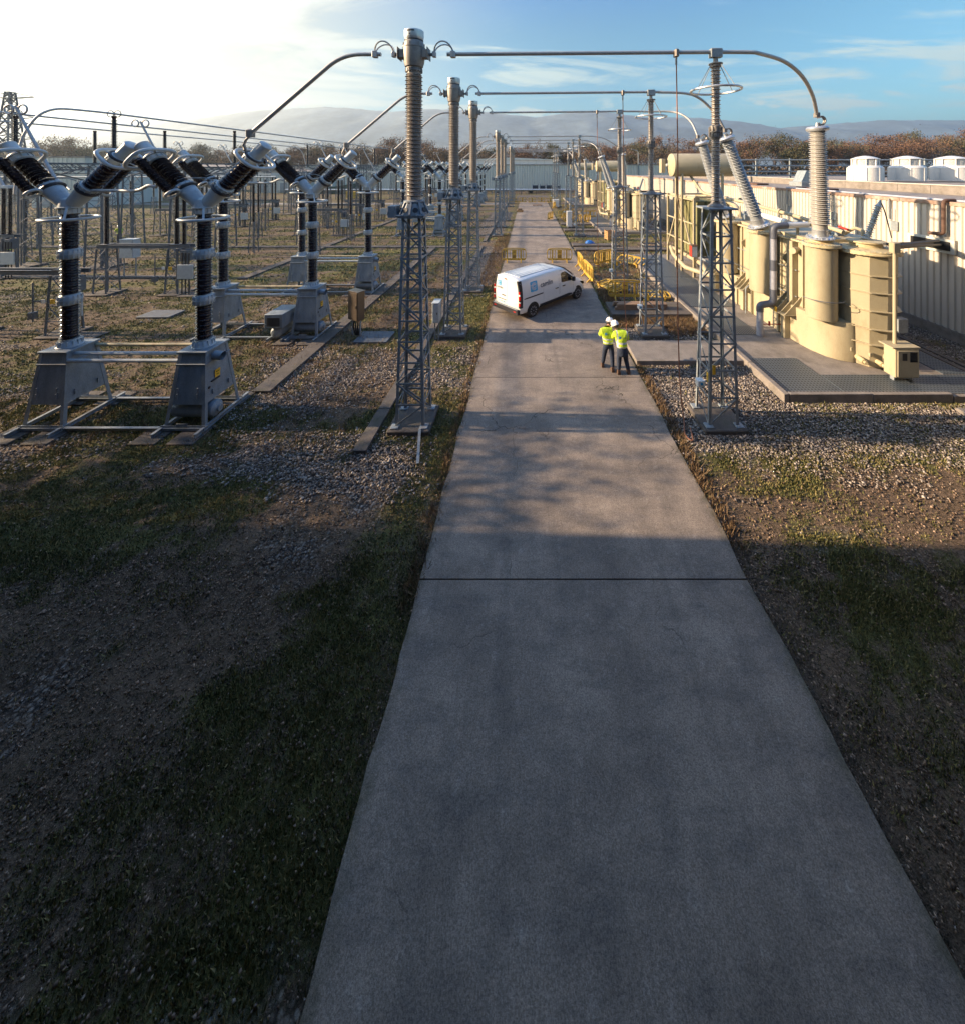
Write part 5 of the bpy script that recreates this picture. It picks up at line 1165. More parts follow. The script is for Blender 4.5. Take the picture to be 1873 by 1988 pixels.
    # side stiffeners with triangular gussets
    for y in (15.55, 18.55, 21.3):
        m = MB(); m.cbox(11.0, 11.24, y-0.16, y+0.16, 1.3, 4.2, 0.01); st = m.build('stiffener', cream, t)
        m = MB()
        for s in (-0.42, -0.14, 0.14, 0.42): m.prism([(10.5, 1.22), (10.94, 1.22), (11.22, 1.85), (11.22, 2.0)], y+s-0.012, y+s+0.012, axis='y')
        m.box(10.45, 10.945, y-0.46, y+0.46, 1.19, 1.215); m.build('gusset', cream, st)
        m = MB(); m.cbox(10.72, 10.94, y-0.12, y+0.12, Z, 1.18, 0.01); m.build('jack_post', cream, st)
    for y in (16.1, 18.0, 19.3): MB().cbox(10.86, 10.94, y-0.05, y+0.05, Z, 1.5, 0.01).build('lower_rib', cream, t)
    MB().cyl((10.88, 15.2, 3.85), (11.25, 15.4, 3.85), 0.13, 16).build('lifting_boss', cream, t)
    MB().cbox(10.425, 10.44, 15.5, 15.66, 1.20, 1.40, 0.002).build('warning_plate', sign_yellow, t)
    m = MB()
    for x, y in ((11.95, 13.1), (12.4, 12.88)): m.cyl((x, y, 0.36), (x+0.08, y+0.4, 0.36), 0.09, 14); m.cyl((x-0.03, y-0.1, 0.36), (x, y, 0.36), 0.055, 10)
    m.build('drain_valve', rust_cream, t)
    m = MB(); m.tube([(10.9, 21.4, 2.2), (10.93, 15.6, 2.2)], 0.012, 5); m.tube([(10.97+0.7*math.cos(a)+0.23, 14.1+0.7*math.sin(a), 2.35) for a in [R(180+k*13) for k in range(11)]], 0.012, 5); m.build('earth_cable', logo_grey, t)
    m = MB()
    for k, (x, y, z) in enumerate(((10.70, 13.98, 3.1), (10.20, 16.9, 3.3), (10.28, 20.1, 3.3), (10.72, 14.3, 2.2))): pass
    for y in (15.05, 16.35, 17.75, 19.35, 20.95): MB().cbox(11.17, 11.25, y-0.03, y+0.03, 1.56, 4.2, 0.006).build('tank_rib', cream, t)
    for y in (16.0, 18.05, 19.1, 20.85): MB().prism([(11.02, 3.3), (11.25, 3.1), (11.25, 3.6), (11.02, 3.45)], y-0.015, y+0.015, axis='y').build('lifting_lug', cream, t)
    m = MB()
    for z in (1.9, 3.0): m.tube([(11.13, 15.3, z), (11.13, 21.4, z)], 0.022, 6)
    m.tube(fillet([(11.2, 18.0, 4.5), (11.1, 18.0, 4.5), (11.1, 18.0, 1.7), (10.6, 18.0, 1.4), (10.6, 18.0, 0.15)], 0.12), 0.03, 8); m.build('conduit', galv, t)
    for x, y, z in ((11.6, 19.8, 4.43), (12.9, 15.4, 4.43), (13.4, 18.4, 4.43), (12.3, 21.0, 4.43)): MB().cbox(x, x+0.3, y, y+0.24, z, z+0.34, 0.02).build('terminal_box', galv_box, t)
    for a in (R(200), R(235), R(262)):
        MB().cbox(12.68+0.86*math.cos(a)-0.05, 12.68+0.86*math.cos(a)+0.05, 13.85+0.86*math.sin(a)-0.05, 13.85+0.86*math.sin(a)+0.02, 0.55, 0.68, 0.006).build('lug', cream, t)
    # conservator
    A = Matrix.Translation((9.95, 26, 7.45)) @ Matrix.Rotation(R(90), 4, 'Y')
    m = MB().lathe([(0.05, -0.06), (0.6, 0.0), (0.80, 0.07), (0.81, 0.1), (0.81, 4.3), (0.7, 4.36), (0.05, 4.42)], 36, A); cv = m.build('conservator', cream, t)
    m = MB().cyl((9.78, 26.3, 7.45), (9.9, 26.3, 7.45), 0.1, 14); m.build('oil_gauge', sign_white, cv)
    m = MB()
    for x in (10.6, 13.4):
        for y in (25.5, 26.5): m.bar((x, y, Z), (x, y, 6.9), 0.14)
        m.bar((x, 25.5, 6.75), (x, 26.5, 6.75), 0.16); m.bar((x, 25.5, 3.6), (x, 26.5, 5.4), 0.07)
    m.bar((10.6, 25.5, 5.45), (13.4, 25.5, 5.45), 0.1); m.build('conservator_stand', cream, t)
    m = MB(); m.cbox(9.45, 9.75, 26.3, 26.75, 6.9, 7.9, 0.03); m.build('relay_box', cream, cv)
    # radiators
    for k in range(7):
        y = 24.4+k*0.56; m = MB()
        for j in range(3): m.cbox(11.15+j*0.62, 11.67+j*0.62, y, y+0.44, 1.35, 5.05, 0.03)
        for j in range(13): m.box(11.13+j*0.145, 11.15+j*0.145, y-0.02, y+0.46, 1.5, 4.9)
        m.build('radiator', olive, t)
    m = MB()
    for z in (1.15, 5.2): m.tube([(11.0, 24.0, z), (11.0, 28.4, z)], 0.13, 14); m.tube([(12.9, 24.0, z), (12.9, 28.4, z)], 0.13, 14)
    m.tube(fillet([(12.9, 24.2, 5.2), (12.6, 22.4, 4.9), (12.6, 21.5, 4.0)], 0.3), 0.15, 14); m.tube(fillet([(11.0, 24.1, 1.15), (11.0, 23.4, 1.15), (11.0, 22.7, 0.75), (11.4, 21.3, 0.75)], 0.3), 0.15, 14)
    m.tube(fillet([(10.9, 28.3, 1.2), (10.7, 27.3, 0.85), (10.3, 24.2, 0.7), (11.1, 22.2, 0.7)], 0.3), 0.14, 14); m.build('header_pipe', cream, t)
    m = MB()
    for y in (23.95, 28.45):
        for x in (10.75, 12.95): m.bar((x, y, Z), (x, y, 5.3), 0.14)
    for y0, y1 in ((23.95, 26.2), (28.45, 26.2)): m.bar((10.72, y0, 1.3), (10.72, y1, 5.1), 0.09)
    for z in (2.2, 3.6, 5.15): m.bar((10.68, 23.95, z), (10.68, 28.45, z), 0.08)
    m.bar((10.75, 23.95, 5.35), (12.95, 23.95, 5.35), 0.1); m.bar((10.75, 23.95, 1.2), (12.95, 23.95, 5.2), 0.08); m.build('radiator_frame', cream, t)
    m = MB(); m.cbox(10.42, 10.75, 23.5, 23.85, 1.55, 2.25, 0.01); rb = m.build('marshalling_box', sign_white, t); MB().cbox(10.38, 10.79, 23.46, 23.89, 2.252, 2.30, 0.01).build('hood', rust, rb); MB().cbox(10.40, 10.418, 23.5, 23.85, 1.56, 2.24, 0.002).build('door', red_m, rb)
    # top pipework
    m = MB(); m.tube(fillet([(12.3, 14.4, 4.75), (12.0, 16.5, 5.1), (12.0, 20.5, 5.35), (11.4, 24.2, 5.6), (11.4, 26, 6.7)], 0.4), 0.085, 12)
    for y in (15.6, 17.6, 19.4, 21): m.cyl((12.05, y, 4.42), (12.05, y, 5.1), 0.035, 8); m.cyl((12.02, y-0.06, 5.06+0.07*(y-16)), (12.02, y+0.06, 5.06+0.07*(y-16)), 0.15, 14)
    m.tube(fillet([(12.9, 14.2, 4.58), (12.9, 14.2, 4.85), (13.2, 14.9, 4.85), (13.2, 15.4, 4.5)], 0.12), 0.06, 10)
    m.tube(fillet([(11.6, 15.9, 4.4), (11.6, 15.9, 4.8), (12.0, 15.6, 4.85)], 0.12), 0.06, 10); m.build('oil_pipe', cream, t)
    m = MB()
    for x, y in ((11.9, 15.1), (12.9, 16.2), (12.6, 18.3), (13.3, 19.6), (12.4, 20.7)): m.lathe([(0.3, 4.42), (0.3, 4.52), (0.36, 4.52), (0.36, 4.57), (0.05, 4.6)], 18, Matrix.Translation((x, y, 0)))
    m.lathe([(0.12, 4.42), (0.12, 4.7), (0.17, 4.72), (0.16, 4.85), (0.04, 4.9)], 14, Matrix.Translation((13.6, 17.2, 0))); m.build('manhole', cream, t)
    m = MB(); m.tube(fillet([(11.9, 17.0, 4.75), (11.9, 19.0, 4.85)], 0.1), 0.13, 14); m.build('white_duct', pipe_white, t)
    MB().tube(spline([(11.9, 15.2, 4.6), (12.1, 15.5, 4.85), (12.3, 15.2, 4.65), (12.5, 16.0, 4.8), (12.3, 17.4, 4.65)], 5), 0.015, 5).build('blue_cable', blue_tarp, t)
    MB().tube([(13.0, 15.0, 4.75), (13.05, 15.5, 4.8)], 0.05, 6).build('red_cable', red_m, t)
    # fire-water style grey pipe coming out of the pad
    dpo = MB().tube([(9.85, 15.7, Z), (9.85, 15.7, 1.2)], 0.13, 18).build('drain_pipe', pipe_pale, t); MB().tube([(10.42, 15.7, 2.1), (10.42, 15.7, 2.95)], 0.13, 18).build('pipe_length', pipe_pale, dpo); MB().tube([(10.42, 15.7, 3.3), (10.42, 15.7, 4.3)], 0.13, 18).build('pipe_length', pipe_pale, dpo)
    m = MB(); m.tube(fillet([(9.85, 15.7, 1.15), (9.85, 15.7, 1.42), (10.42, 15.7, 1.5), (10.42, 15.7, 2.1)], 0.2), 0.14, 18); m.build('pipe_elbow', pipe_grey, dpo); MB().tube([(10.42, 15.7, 2.9), (10.42, 15.7, 3.35)], 0.14, 18).build('pipe_sleeve', pipe_grey, dpo); m = MB(); m.tube(fillet([(10.42, 15.7, 4.25), (10.42, 15.7, 4.78), (11.0, 15.7, 4.82)], 0.2), 0.14, 18); m.build('pipe_elbow', pipe_grey, dpo)
    MB().tube([(10.98, 15.7, 4.82), (11.9, 15.7, 4.86)], 0.125, 18).build('pipe_end', pipe_white, dpo)
    m = MB(); m.tube([(10.0, 15.7, 0.6), (10.9, 15.7, 0.6)], 0.02, 6); m.cyl((10.25, 15.7, 0.55), (10.25, 15.7, 0.72), 0.04, 8); m.build('tap', red_m, dpo)
    # cabinet at the corner with its mast
    m = MB().cbox(12.15, 12.95, 12.2, 12.62, 0.32, 1.28, 0.02); kb = m.build('control_cabinet', cream, t)
    m = MB().cbox(12.2, 12.9, 12.165, 12.195, 0.36, 1.22, 0.01); m.build('door', cream, kb)
    MB().cbox(12.60, 12.84, 12.155, 12.163, 0.85, 1.18, 0.002).build('window', glass, kb); MB().cbox(12.34, 12.5, 12.155, 12.163, 0.9, 1.14, 0.002).build('dial_plate', blackm, kb)
    MB().cbox(12.05, 13.0, 12.2, 12.7, 1.285, 1.32, 0.01).build('cabinet_roof', cream, kb); m = MB(); [m.cbox(x, x+0.06, 12.35, 12.5, Z, 0.32, 0.005) for x in (12.25, 12.8)]; m.build('foot', galv, kb)
    m = MB(); m.tube([(12.42, 12.5, 1.3), (12.42, 12.5, 4.6)], 0.055, 12); m.cbox(12.30, 12.54, 12.4, 12.6, 4.4, 4.75, 0.02); m.build('mast', cream, kb)
    MB().cbox(13.0, 13.35, 12.95, 13.2, 1.45, 1.95, 0.01).build('gauge_box', galv, t)
    # small tilted neutral bushing and the black cables into the hall
    p = Vector((12.75, 13.9, 4.58)); d = Vector((0.42, -0.1, 1.45)); A = Matrix.Translation(p) @ d.to_track_quat('Z', 'Y').to_matrix().to_4x4()
    MB().lathe([(0.2, 0), (0.2, 0.05), (0.09, 0.08)]+sheds(0.1, 1.35, 0.075, 0.14, 0.085, 0.115)+[(0.06, 1.4), (0.03, 1.55)], 20, A).build('neutral_bushing', alu_white, t)
    MB().tube(spline([tuple(p+d), (13.35, 13.8, 5.6), (13.3, 13.5, 4.7)], 6), 0.02, 6).build('neutral_lead', black, t)
    m = MB()
    for k in range(3): m.tube([(12.5, 12.55+0.2*k, 4.55+0.02*k), (14.5, 13.6+0.2*k, 4.4), (17.82, 15.9+0.35*k, 3.95)], 0.055, 8)
    m.build('cable', black, t)
    MB().tube([(12.45, 12.5, 4.62), (14.9, 13.4, 4.62)], 0.045, 8).build('cable_tray', blackm, t)
    return t
lightp = material('grey_porcelain_light', (0.36, 0.345, 0.32), 0.34, 0.0, 0.06, 3, (0.27, 0.24, 0.21), 0.35, 2.0, stretch=(1, 1, 3))
tr0 = transformer('nearest cream transformer with ribbed corner tank and three tall bushings')
copy_tree(tr0, 'middle cream transformer of the three, behind the wooden crate', (0, GP, 0)); copy_tree(tr0, 'farthest cream transformer by the red container', (0, 2*GP, 0))

# ================================================================ SMALL THINGS
def barrier(label, x, y, rz, tilt=0.0, w=1.85, group='yellow plastic barriers', src=[None]):
    if src[0] is None:
        t = thing('crowd_barrier', label, 'barrier', group=group); W = 1.0
        m = MB(); out = [(-0.93, 0.28), (-0.84, 0.18), (0.84, 0.18), (0.93, 0.28), (0.97, 0.6), (0.93, 0.90), (0.82, 1.02), (0.5, 1.06), (0, 1.07), (-0.5, 1.06), (-0.82, 1.02), (-0.93, 0.90), (-0.97, 0.6)]
        for i in range(len(out)):
            a, b = out[i], out[(i+1) % len(out)]; m.bar((a[0], 0, a[1]), (b[0], 0, b[1]), 0.055, 0.06)
        m.bar((-0.92, 0, 0.26), (0.92, 0, 0.26), 0.055, 0.08); m.bar((-0.88, 0, 0.95), (0.88, 0, 0.95), 0.05, 0.06); m.build('frame', yellow, t)
        for x_ in (-0.72, -0.52, -0.34, 0.34, 0.52, 0.72): MB().cbox(x_-0.024, x_+0.024, -0.02, 0.02, 0.29, 0.93, 0.006).build('bar', yellow, t)
        pn = MB().cbox(-0.17, 0.17, -0.024, 0.024, 0.29, 0.93, 0.01).build('panel', yellow, t); m = MB()
        for r_ in range(3):
            for c_ in range(3): m.cbox(-0.12+c_*0.09, -0.06+c_*0.09, -0.03, -0.0245, 0.34+r_*0.08, 0.39+r_*0.08, 0.003)
        m.cbox(-0.09, 0.09, -0.03, -0.0245, 0.76, 0.80, 0.003); m.build('cut_out', blackm, pn)
        for s in (-0.56, 0.56):
            m = MB(); m.bar((s, 0, 0.04), (s, 0, 0.95), 0.09, 0.055); m.prism([(-0.3, 0), (-0.22, 0), (0, 0.16), (0.22, 0), (0.3, 0), (0.05, 0.26), (-0.05, 0.26)], s-0.03, s+0.03, axis='x'); m.build('leg', yellow, t)
        src[0] = t; o = t
    else: o = copy_tree(src[0], label)
    o.location = (x, y, 0.02 if tilt == 0 else 0.10); o.rotation_euler = (tilt, 0, rz); o.scale = (w/1.94, 1, 1); return o
def seg(label, x0, y0, x1, y1, tilt=0.0):
    return barrier(label, (x0+x1)/2, (y0+y1)/2, math.atan2(y1-y0, x1-x0), tilt, math.hypot(x1-x0, y1-y0))
seg('yellow barrier standing half on the gravel beyond the van roof', -2.05, 28.2, -0.2, 28.2)
seg('yellow barrier standing alone on the road beyond the van', 1.4, 28.2, 3.3, 28.2)
seg('yellow barrier along the road edge, farthest of the line past the van nose', 3.62, 27.3, 3.75, 25.4)
seg('yellow barrier along the road edge nearest to the van nose', 3.72, 25.1, 3.98, 22.8)
seg('yellow barrier tipped over between the road edge line and the upright one facing us', 4.0, 22.7, 4.75, 20.9, R(-78))
seg('yellow barrier facing us beside the van nose, in front of the second arrester tower', 4.35, 20.3, 6.2, 20.2)
seg('yellow barrier upright beyond the third arrester tower, on grass', 4.8, 27.0, 6.4, 28.1)
seg('yellow barrier leaning beside the transformer pad behind the third arrester tower', 6.5, 28.0, 8.1, 26.4, R(-66))
seg('yellow barrier fallen flat behind the second arrester tower', 6.1, 20.2, 7.8, 20.0, R(-84))
far = [(3.0, 51.2, 1.1), (5.2, 53, 0), (7.0, 53.3, 0), (8.8, 53, 0.1), (5.4, 49.6, 0.3), (7.4, 48.6, 0.5), (6.5, 61, 0), (-3.2, 75, 0), (-1.3, 75.4, 0.1), (0.7, 75.1, 0), (2.6, 75.5, 0), (4.4, 75, 0.1), (4.6, 66.0, 1.2)]
for x, y, rz in far: barrier('yellow barrier among those round the middle and far bays', x, y, rz)
# timber on the second slab
tm = thing('timber_stack', 'bundle of long weathered beams lying on the concrete slab past the two people', 'timber', (0, 0, 0))
for k in range(7):
    x = 4.3+0.1*(k % 3); y = 18.35+0.16*(k % 4); z = 0.175+0.145*(k//4); MB().cbox(x, x+2.5-0.08*(k % 2), y, y+0.14, z, z+0.14, 0.01).build('beam', wood, tm)
bt = thing('blue_tarpaulin', 'crumpled blue tarpaulin lying on the grass past the barriers', 'tarpaulin', (5.75, 34.9, 0)); m = MB(); q = random.Random(8)
m.loft([[(0.42*rr*math.cos(a)*(1+0.3*q.random()), 0.32*rr*math.sin(a)*(1+0.3*q.random()), z+0.05*q.random()) for a in [2*math.pi*k/14 for k in range(14)]] for rr, z in ((1.0, 0.0), (0.95, 0.12), (0.7, 0.25), (0.35, 0.34))]); m.build('sheet', blue_tarp, bt, angle=12)
cr = thing('wooden_crate', 'square wooden slat crate on the grass before the middle transformer', 'crate', (8.15, 37.0, 0), R(12))
m = MB()
for z in range(5):
    a = 0.1+z*0.17
    for s in (-1, 1): m.box(-0.42, 0.42, s*0.42-0.012, s*0.42+0.012, a, a+0.13); m.box(s*0.42-0.012, s*0.42+0.012, -0.40, 0.40, a, a+0.13)
m.build('slat', wood_y, cr); m = MB(); [m.box(sx*0.38-0.04, sx*0.38+0.04, sy*0.38-0.04, sy*0.38+0.04, 0, 1.0) for sx in (-1, 1) for sy in (-1, 1)]; m.build('corner_post', wood, cr)
def cabinet(name, label, x, y, z0, w, d, h, mt, legs=True, rz=0.0, cat='cabinet'):
    t = thing(name, label, cat, (x, y, 0), rz); b = MB().cbox(-w/2, w/2, -d/2, d/2, z0, z0+h, 0.012).build('body', mt, t)
    MB().cbox(-w/2-0.02, w/2+0.02, -d/2-0.02, d/2+0.02, z0+h+0.001, z0+h+0.035, 0.01).build('roof', mt, t)
    dr = MB().cbox(-w/2+0.03, w/2-0.03, -d/2-0.018, -d/2-0.002, z0+0.03, z0+h-0.03, 0.005).build('door', mt, t); MB().cbox(w/2-0.09, w/2-0.06, -d/2-0.04, -d/2-0.018, z0+h*0.45, z0+h*0.55, 0.004).build('handle', blackm, dr)
    if legs:
        m = MB(); [m.box(sx*(w/2-0.06)-0.02, sx*(w/2-0.06)+0.02, -0.03, 0.03, 0, z0) for sx in (-1, 1)]; m.build('leg', galv, t)
    return t
cabinet('control_cabinet', 'brown steel control cabinet on legs beside the second breaker pair', -7.42, 15.9, 0.75, 0.62, 0.36, 1.2, steel_br, rz=R(-28))
mcb = MB(); [mcb.tube(spline([(-7.5+k*0.08, 15.95, 0.75), (-7.55+k*0.09, 15.9, 0.4), (-7.45+k*0.05, 15.95, 0.02)], 4), 0.03, 6) for k in range(4)]; tag(mcb.build('cable_bundle', black), 'black cables dropping under the brown control cabinet', 'cables')
tag(MB().cbox(-7.3, -5.9, 15.3, 16.3, -0.05, 0.035, 0.01).build('cover_plate', galv_dark), 'dark steel cover plate on the ground beside the brown cabinet', 'cover plate')
cabinet('control_cabinet', 'small pale grey cabinet beside the second tower of the silver capped columns', -3.88, 15.6, 0.8, 0.28, 0.5, 0.8, alu_white)
cabinet('control_cabinet', 'tall white cabinet on the slab at the foot of the middle bay arrester tower', 4.75, 43.3, 0.35, 0.6, 0.5, 1.75, white_paint)
cabinet('control_cabinet', 'pale cabinet standing in the yard behind the left pair of posts', -26.5, 24.5, 1.3, 0.9, 0.5, 1.2, alu_white)
cabinet('generator_box', 'squat pale box beside the road at the far arrester towers', 4.9, 67, 0.1, 1.1, 0.9, 1.3, white_paint, False, cat='generator')
cp_ = thing('compressor', 'louvred compressor box over an air tank beside the second tank breaker', 'compressor', (XR-1.05, PH[1]-0.35, 0))
bx_ = MB().cbox(-0.38, 0.38, -0.62, 0.5, 0.62, 1.18, 0.015).build('housing', galv_box, cp_); m = MB()
for k in range(8): m.box(-0.26, 0.26, -0.64, -0.622, 0.70+k*0.045, 0.725+k*0.045)
m.build('louvre', blackm, bx_); MB().lathe([(0.02, -0.6), (0.15, -0.58), (0.23, -0.5), (0.23, 0.45), (0.15, 0.53), (0.02, 0.55)], 24, Matrix.Translation((0, 0, 0.36)) @ Matrix.Rotation(R(90), 4, 'X')).build('air_tank', galv_box, cp_)
m = MB(); [m.box(sx*0.3-0.03, sx*0.3+0.03, -0.6, 0.5, 0.02, 0.14) for sx in (-1, 1)]; m.build('rail', galv, cp_)
tag(MB().cbox(-19.0, -17.4, 17.8, 18.7, -0.05, 0.05, 0.01).build('cover_plate', galv_dark), 'dark cover plate in the grass beside the second disconnector', 'cover plate')
pl = thing('pallet', 'flat grey pallet lying on the road end near the far barriers', 'pallet', (1.6, 70, 0)); m = MB(); [m.box(-0.8, 0.8, -0.6+k*0.2, -0.5+k*0.2, 0.12, 0.15) for k in range(7)]; [m.box(x, x+0.1, -0.6, 0.7, 0.02, 0.12) for x in (-0.8, -0.05, 0.7)]; m.build('board', wood, pl)
bxx = thing('wooden_box', 'low wooden box at the road edge under the far silver capped columns', 'box', (-1.4, 60, 0)); MB().cbox(-0.5, 0.5, -0.4, 0.4, 0, 0.35, 0.01).build('body', wood_y, bxx); m = MB(); m.cbox(-0.35, 0.3, -0.25, 0.25, 0.352, 0.6, 0.02); m.build('load', wood, bxx)
for i, (x, y) in enumerate(((0, 0),)): pass
st = thing('concrete_block', 'pale concrete blocks half buried in the gravel at the corner of the pad', 'block', (0, 0, 0)); MB().cbox(12.8, 14.4, 10.75, 11.05, -0.1, 0.09, 0.02).build('block', concrete, st); MB().cbox(13.3, 15.2, 10.2, 10.55, -0.1, 0.11, 0.02).build('block', concrete, st)
lp = thing('street_lamp', 'slim grey lamp post before the wood, seen between two cooling towers', 'street lamp', (64, 118, 0)); MB().tube(fillet([(0, 0, 0), (0, 0, 12.4), (-1.6, 0, 13)], 0.6), 0.11, 8).build('post', galv, lp); MB().cbox(-2.2, -1.5, -0.15, 0.15, 12.92, 13.05, 0.03).build('lamp_head', galv, lp)
copy_tree(lp, 'slim grey lamp post before the wood, beyond the near conservator', (35, 118, 0))
ll_ = MB().tube([(-3.6, 9.6, 0.25), (-2.95, 8.75, 0.02)], 0.02, 6)
tag(MB().bar((-2.98, 10.1, 0.12), (-2.72, 9.05, 0.01), 0.07, 0.02).build('steel_bar', galv), 'bright flat steel bar leaning from the foot of the nearest tower onto the grass', 'steel bar')
# ================================================================ VAN
van = thing('delivery_van', 'white panel van with blue square logo, parked across the road', 'van', (-0.46, 18.56, 0.022), R(45))
ST = [(-0.86, 1.86, .90, .36), (-0.845, 1.90, .925, .34), (-0.80, 1.935, .945, .33), (-0.6, 1.955, .96, .32), (0.0, 1.965, .965, .32), (1.2, 1.97, .965, .32), (2.0, 1.955, .965, .32), (2.35, 1.92, .96, .32), (2.62, 1.83, .96, .32),
      (2.95, 1.60, .955, .32), (3.25, 1.38, .95, .32), (3.45, 1.24, .945, .32), (3.7, 1.13, .935, .32), (4.0, 1.02, .90, .30), (4.2, .92, .84, .28), (4.33, .78, .74, .28), (4.38, .62, .62, .29)]
FR = [(0.0, .93), (.07, .985), (.16, 1.0), (.42, 1.0), (.58, .985), (.74, .955), (.88, .90), (.95, .84), (.985, .72), (1.0, .45)]
rings = []
for x, zt, w, zb in ST:
    r_ = [(x, -w*k, zb+f*(zt-zb)) for f, k in FR]; r_ += [(x, 0, zt+0.012)]+[(x, -p[1], p[2]) for p in r_[::-1]]; rings.append(r_)
MB().loft(rings).build('body', van_white, van, angle=28)
sx_ = [s[0] for s in ST]
def side_y(x, z):
    zt, w, zb = (float(np.interp(x, sx_, [s[i] for s in ST])) for i in (1, 2, 3)); return w*float(np.interp((z-zb)/(zt-zb), [f for f, _ in FR], [k for _, k in FR]))
def side_panel(name, mat, pts, off=0.004, th=0.012, side=-1, parent=van, nz=4, nx=10):
    """pts: list of (x, zlo, zhi)"""
    xs = np.linspace(pts[0][0], pts[-1][0], nx); lo = np.interp(xs, [p[0] for p in pts], [p[1] for p in pts]); hi = np.interp(xs, [p[0] for p in pts], [p[2] for p in pts])
    m = MB(); rows = []
    for k in range(nz+1):
        rows.append([(float(x), side*(side_y(x, a+(b-a)*k/nz)+off), float(a+(b-a)*k/nz)) for x, a, b in zip(xs, lo, hi)])
    back = [[(x, y-side*(off+th), z) for x, y, z in r_] for r_ in rows]
    for k in range(nz): 
        for i in range(nx-1):
            q = [rows[k][i], rows[k][i+1], rows[k+1][i+1], rows[k+1][i]]; m.add(q, [(0, 1, 2, 3)] if side < 0 else [(3, 2, 1, 0)])
    edge = rows[0]+[r_[-1] for r_ in rows[1:]]+rows[-1][::-1][1:]+[r_[0] for r_ in rows[1:-1]][::-1]
    eb = back[0]+[r_[-1] for r_ in back[1:]]+back[-1][::-1][1:]+[r_[0] for r_ in back[1:-1]][::-1]
    n = len(edge); m.add(edge+eb, [(i, (i+1) % n, n+(i+1) % n, n+i) for i in range(n)])
    return m.build(name, mat, parent)
for s in (-1, 1):
    side_panel('side_window', glass, [(2.12, 1.22, 1.22+.42), (2.18, 1.2, 1.70), (2.5, 1.18, 1.70), (2.75, 1.16, 1.56), (3.25, 1.12, 1.24)], side=s)
    side_panel('lower_cladding', van_black, [(0.48, .33, .50), (1.6, .33, .50), (2.9, .33, .52), (3.02, .40, .46)], off=0.012, side=s)
    side_panel('slide_rail', van_black, [(-0.62, .99, 1.02), (-0.55, .98, 1.035), (0.70, .98, 1.035)], off=0.008, side=s, nz=1)
    for x0, z0, z1 in ((0.74, .52, 1.80), (1.93, .52, 1.78), (2.02, .52, 1.80), (3.12, .62, 1.10)): side_panel('door_gap', blackm, [(x0, z0, z1), (x0+.008, z0, z1)], off=0.001, th=0.004, side=s, nx=2, nz=8)
    side_panel('door_gap', blackm, [(2.02, 1.80, 1.808), (2.40, 1.79, 1.798)], off=0.001, th=0.004, side=s, nx=4, nz=1)
    for x0 in (1.62, 2.18): side_panel('door_handle', blackm, [(x0, 1.00, 1.02), (x0+.05, .985, 1.03), (x0+.24, .985, 1.03)], off=0.02, side=s, nz=2)
    for x in (0.0, 3.5): # arch trim
        m = MB(); pts = [(x+.40*math.cos(a), s*(side_y(x, 0.7)+0.004), .34+.40*math.sin(a)) for a in [R(-5+190*k/18) for k in range(19)]]; inn = [(x+.02*math.cos(0), s*(side_y(x, 0.7)+0.004), .34)]
        m.add(pts+[(x, pts[0][1], .30)], [tuple(range(20)) if s < 0 else tuple(range(19, -1, -1))]); m.add([(p[0], p[1]-s*0.03, p[2]) for p in pts]+pts, [(i, i+1, i+20, i+19) for i in range(18)]); m.build('wheel_arch', black, van, smooth=False)
        w = thing('wheel', None, None, (x, s*0.87, 0.32)); w.parent = van
        A = Matrix.Rotation(R(90), 4, 'X')
        MB().lathe([(0.20, -0.105), (0.30, -0.11), (0.325, -0.07), (0.328, 0.0), (0.325, 0.07), (0.30, 0.11), (0.20, 0.105)], 40, A, caps=False).build('tyre', black, w)
        m = MB(); m.lathe([(0.215, 0.108), (0.21, 0.06), (0.0, 0.055)], 40, Matrix.Rotation(R(90 if s < 0 else -90), 4, 'X')); m.lathe([(0.215, 0.108), (0.225, 0.108), (0.225, 0.0)], 40, Matrix.Rotation(R(90 if s < 0 else -90), 4, 'X'), caps=False)
        m.build('rim_well', blackm, w)
        m = MB(); Q = Matrix.Rotation(R(90 if s < 0 else -90), 4, 'X')
        for k in range(10):
            a = 2*math.pi*k/10; B = Q @ Matrix.Rotation(a, 4, 'Z'); m.add([(0.04, -.018, .075), (0.215, -.030, .10), (0.215, .030, .10), (0.04, .018, .075), (0.04, -.018, .095), (0.215, -.022, .118), (0.215, .022, .118), (0.04, .018, .095)], [(4, 5, 6, 7), (0, 1, 5, 4), (2, 3, 7, 6), (1, 2, 6, 5)], B)
        m.lathe([(0.07, 0.06), (0.065, 0.105), (0.0, 0.11)], 20, Q); m.lathe([(0.212, .09), (0.228, .11), (0.236, .09)], 40, Q, caps=False); m.build('rim', rim_m, w)
    # tail lights
    m = MB()
    for k in range(12):
        z0 = .62+k*.098; pass
    r1 = []
    for z in np.linspace(.62, 1.86, 12): 
        y = side_y(-0.82, min(z, 1.8)); r1.append([(-0.875, s*(y-.10), z), (-0.872, s*(y-.02), z), (-0.84, s*(y+.008), z), (-0.70, s*(side_y(-.7, min(z, 1.8))+.006), z), (-0.70, s*(y-.1), z)][::(1 if s < 0 else -1)])
    tl = MB().loft(r1).build('tail_light', van_black, van)
    for z0, z1, mt_ in ((.72, .86, tail_red), (.875, .91, sign_white), (1.00, 1.18, tail_red), (1.19, 1.26, sign_white), (1.27, 1.40, tail_red)):
        y = side_y(-.82, z0); MB().cbox(-0.884, -0.82, *sorted((s*(y-.085), s*(y+.012))), z0, z1, 0.008).build('lens', mt_, tl)
